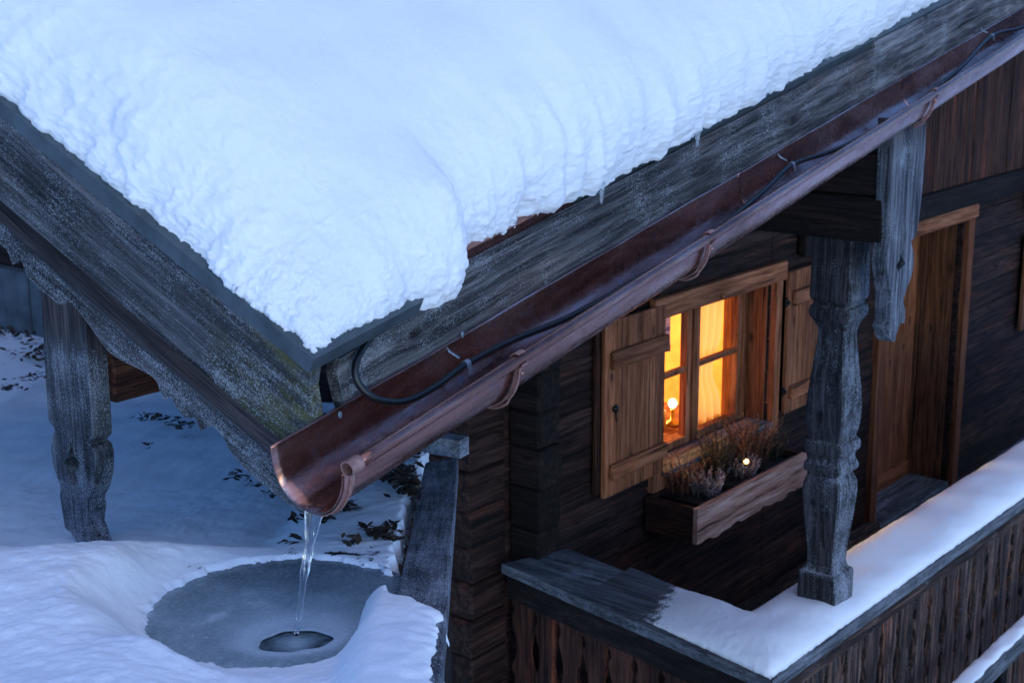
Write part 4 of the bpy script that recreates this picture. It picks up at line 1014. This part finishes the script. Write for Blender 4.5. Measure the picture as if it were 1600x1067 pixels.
# ------------------------------------------------------------------ flower box
fb = empty('flower_box', (5.95, 3.45, .557), 'pine window box with bark edged front board under the glowing window', 'flower box')
BXW = wood('boxwood', 'X')
m = MB(); pl_ = []
xs_ = np.linspace(5.41, 6.49, 30)
low = [(x_, .553 + .008*math.sin(x_*21) + .006*math.sin(x_*47)) for x_ in xs_]
m.prism([(5.41, .735)] + low + [(6.505, .60), (6.515, .66), (6.49, .735)], 3.30, 3.325, lambda u, v, d: (u, d, v)); m.build('front_board', BXW, fb)
m = MB(); m.box((5.41, 3.327, .56), (5.435, 3.60, .735), .003); m.build('end_board', wood('brown', 'Y'), fb); m = MB(); m.box((6.465, 3.327, .56), (6.49, 3.60, .735), .003); m.build('end_board', wood('brown', 'Y'), fb)
m = MB(); m.box((5.436, 3.327, .56), (6.464, 3.60, .58)); m.box((5.436, 3.58, .58), (6.464, 3.60, .73)); m.build('box_back', wood('brown', 'X'), fb)
POT = simple('black_plastic', (.006, .006, .007), .45, 0, .2, 30); SOIL = simple('dark_soil', (.010, .008, .006), .9, 0, .5, 90, .004)
pots = []
for i, (xa, xb) in enumerate(((5.50, 5.80), (5.82, 6.12), (6.14, 6.44))):
    r = empty('planter_pot', ((xa+xb)/2, 3.45, .585), ('black plastic planter at the left end of the window box', 'black plastic planter in the middle of the window box', 'black plastic planter at the right end of the window box')[i], 'planter', 'planters in the window box')
    m = MB(); y0_, y1_ = 3.345, 3.565
    for a, b in (((xa, y0_, .585), (xb, y0_+.006, .725)), ((xa, y1_-.006, .585), (xb, y1_, .725)), ((xa, y0_+.006, .585), (xa+.006, y1_-.006, .725)), ((xb-.006, y0_+.006, .585), (xb, y1_-.006, .725))): m.box(a, b, .001)
    m.build('pot', POT, r); m = MB(); m.box((xa+.006, y0_+.006, .66), (xb-.006, y1_-.006, .70)); m.build('soil', SOIL, r)
def leafcol(name, stops):
    q = NT(name); q.setp(Roughness=.75); at = q.n('ShaderNodeAttribute', attribute_name='rnd'); q.l(q.ramp(at.outputs['Fac'], stops), q.p.inputs['Base Color']); return q.m
HB = leafcol('heather_brown', [(0, (.03, .012, .006)), (.4, (.10, .036, .016)), (.75, (.24, .085, .04)), (1, (.45, .22, .13))])
HG = leafcol('heather_green', [(0, (.010, .010, .005)), (.5, (.04, .030, .012)), (1, (.17, .085, .04))])
HW_ = leafcol('heather_white', [(0, (.03, .022, .018)), (.4, (.13, .09, .085)), (.75, (.38, .31, .31)), (1, (.7, .6, .6))])
def heather(cx, cy, n, rad, hgt, mat, lab):
    m = MB()
    for _ in range(n):
        a = random.uniform(0, 6.28); rr_ = rad*math.sqrt(random.random()); bx_, by_ = cx+rr_*math.cos(a), cy+rr_*.75*math.sin(a)
        ln = 1.35*hgt*random.uniform(.55, 1.1); lean = rr_/rad*.35
        dx, dy = math.cos(a)*lean+random.gauss(0, .10), math.sin(a)*lean+random.gauss(0, .10)
        P = [(bx_+dx*ln*k*k, by_+dy*ln*k*k, .69+ln*k) for k in (0, .4, .7, 1)]
        r0 = random.random(); m.tube(P, [.0016, .0014, .0011, .0005], 4, r=r0*.5)
        for k in range(int(ln/.0042)):
            f_k = .25 + .75*k*.0042/ln
            if f_k > 1: break
            px_, py_, pz_ = (bx_+dx*ln*f_k**2, by_+dy*ln*f_k**2, .69+ln*f_k); b_a = random.uniform(0, 6.28); L_ = random.uniform(.007, .013)*(1.25-f_k*.6)
            vx, vy, vz = math.cos(b_a)*L_, math.sin(b_a)*L_, L_*random.uniform(.3, 1.1); sx, sy = -math.sin(b_a)*.0036, math.cos(b_a)*.0036
            m.add([(px_, py_, pz_), (px_+vx*.5+sx, py_+vy*.5+sy, pz_+vz*.4), (px_+vx, py_+vy, pz_+vz), (px_+vx*.5-sx, py_+vy*.5-sy, pz_+vz*.4)], [(0, 1, 2, 3)], r=min(1, max(0, r0*.6+f_k*.4+random.uniform(-.15, .15))))
    return tag(m.build('heather_plant', mat), lab, 'plant', 'heathers in the window box')
heather(5.62, 3.52, 60, .085, .15, HB, 'brown heather with upright sprigs at the left back of the window box')
heather(5.70, 3.42, 70, .085, .095, HW_, 'pale withered heather in the left planter near the front edge')
heather(5.93, 3.50, 75, .09, .19, HG, 'tall dark green and brown heather in the middle planter')
heather(6.02, 3.41, 50, .07, .085, HW_, 'pale heather around the small glowing light in the middle planter')
heather(6.22, 3.48, 80, .10, .20, HB, 'tallest rust brown heather at the right of the window box')
heather(6.38, 3.45, 50, .07, .13, HG, 'dark green heather at the right end beside the carved post')
lt = empty('garden_light', (6.03, 3.40, .70), 'small glowing warm light set among the heather', 'light')
m = MB(); m.tube([(6.03, 3.40, .68), (6.03, 3.40, .775)], .003, 8); m.build('stake', IRON, lt)
m = MB(); m.ball((6.03, 3.40, .79), .013, 10); m.build('bulb', emis('fairy_glow', (1, .55, .18), 2.0), lt)
l = D.lights.new('garden_light_lamp', 'POINT'); l.energy = .003; l.color = (1, .55, .2); l.shadow_soft_size = .02; lo_ = D.objects.new('garden_light_lamp', l); COL.objects.link(lo_); lo_.location = (6.03, 3.375, .82)
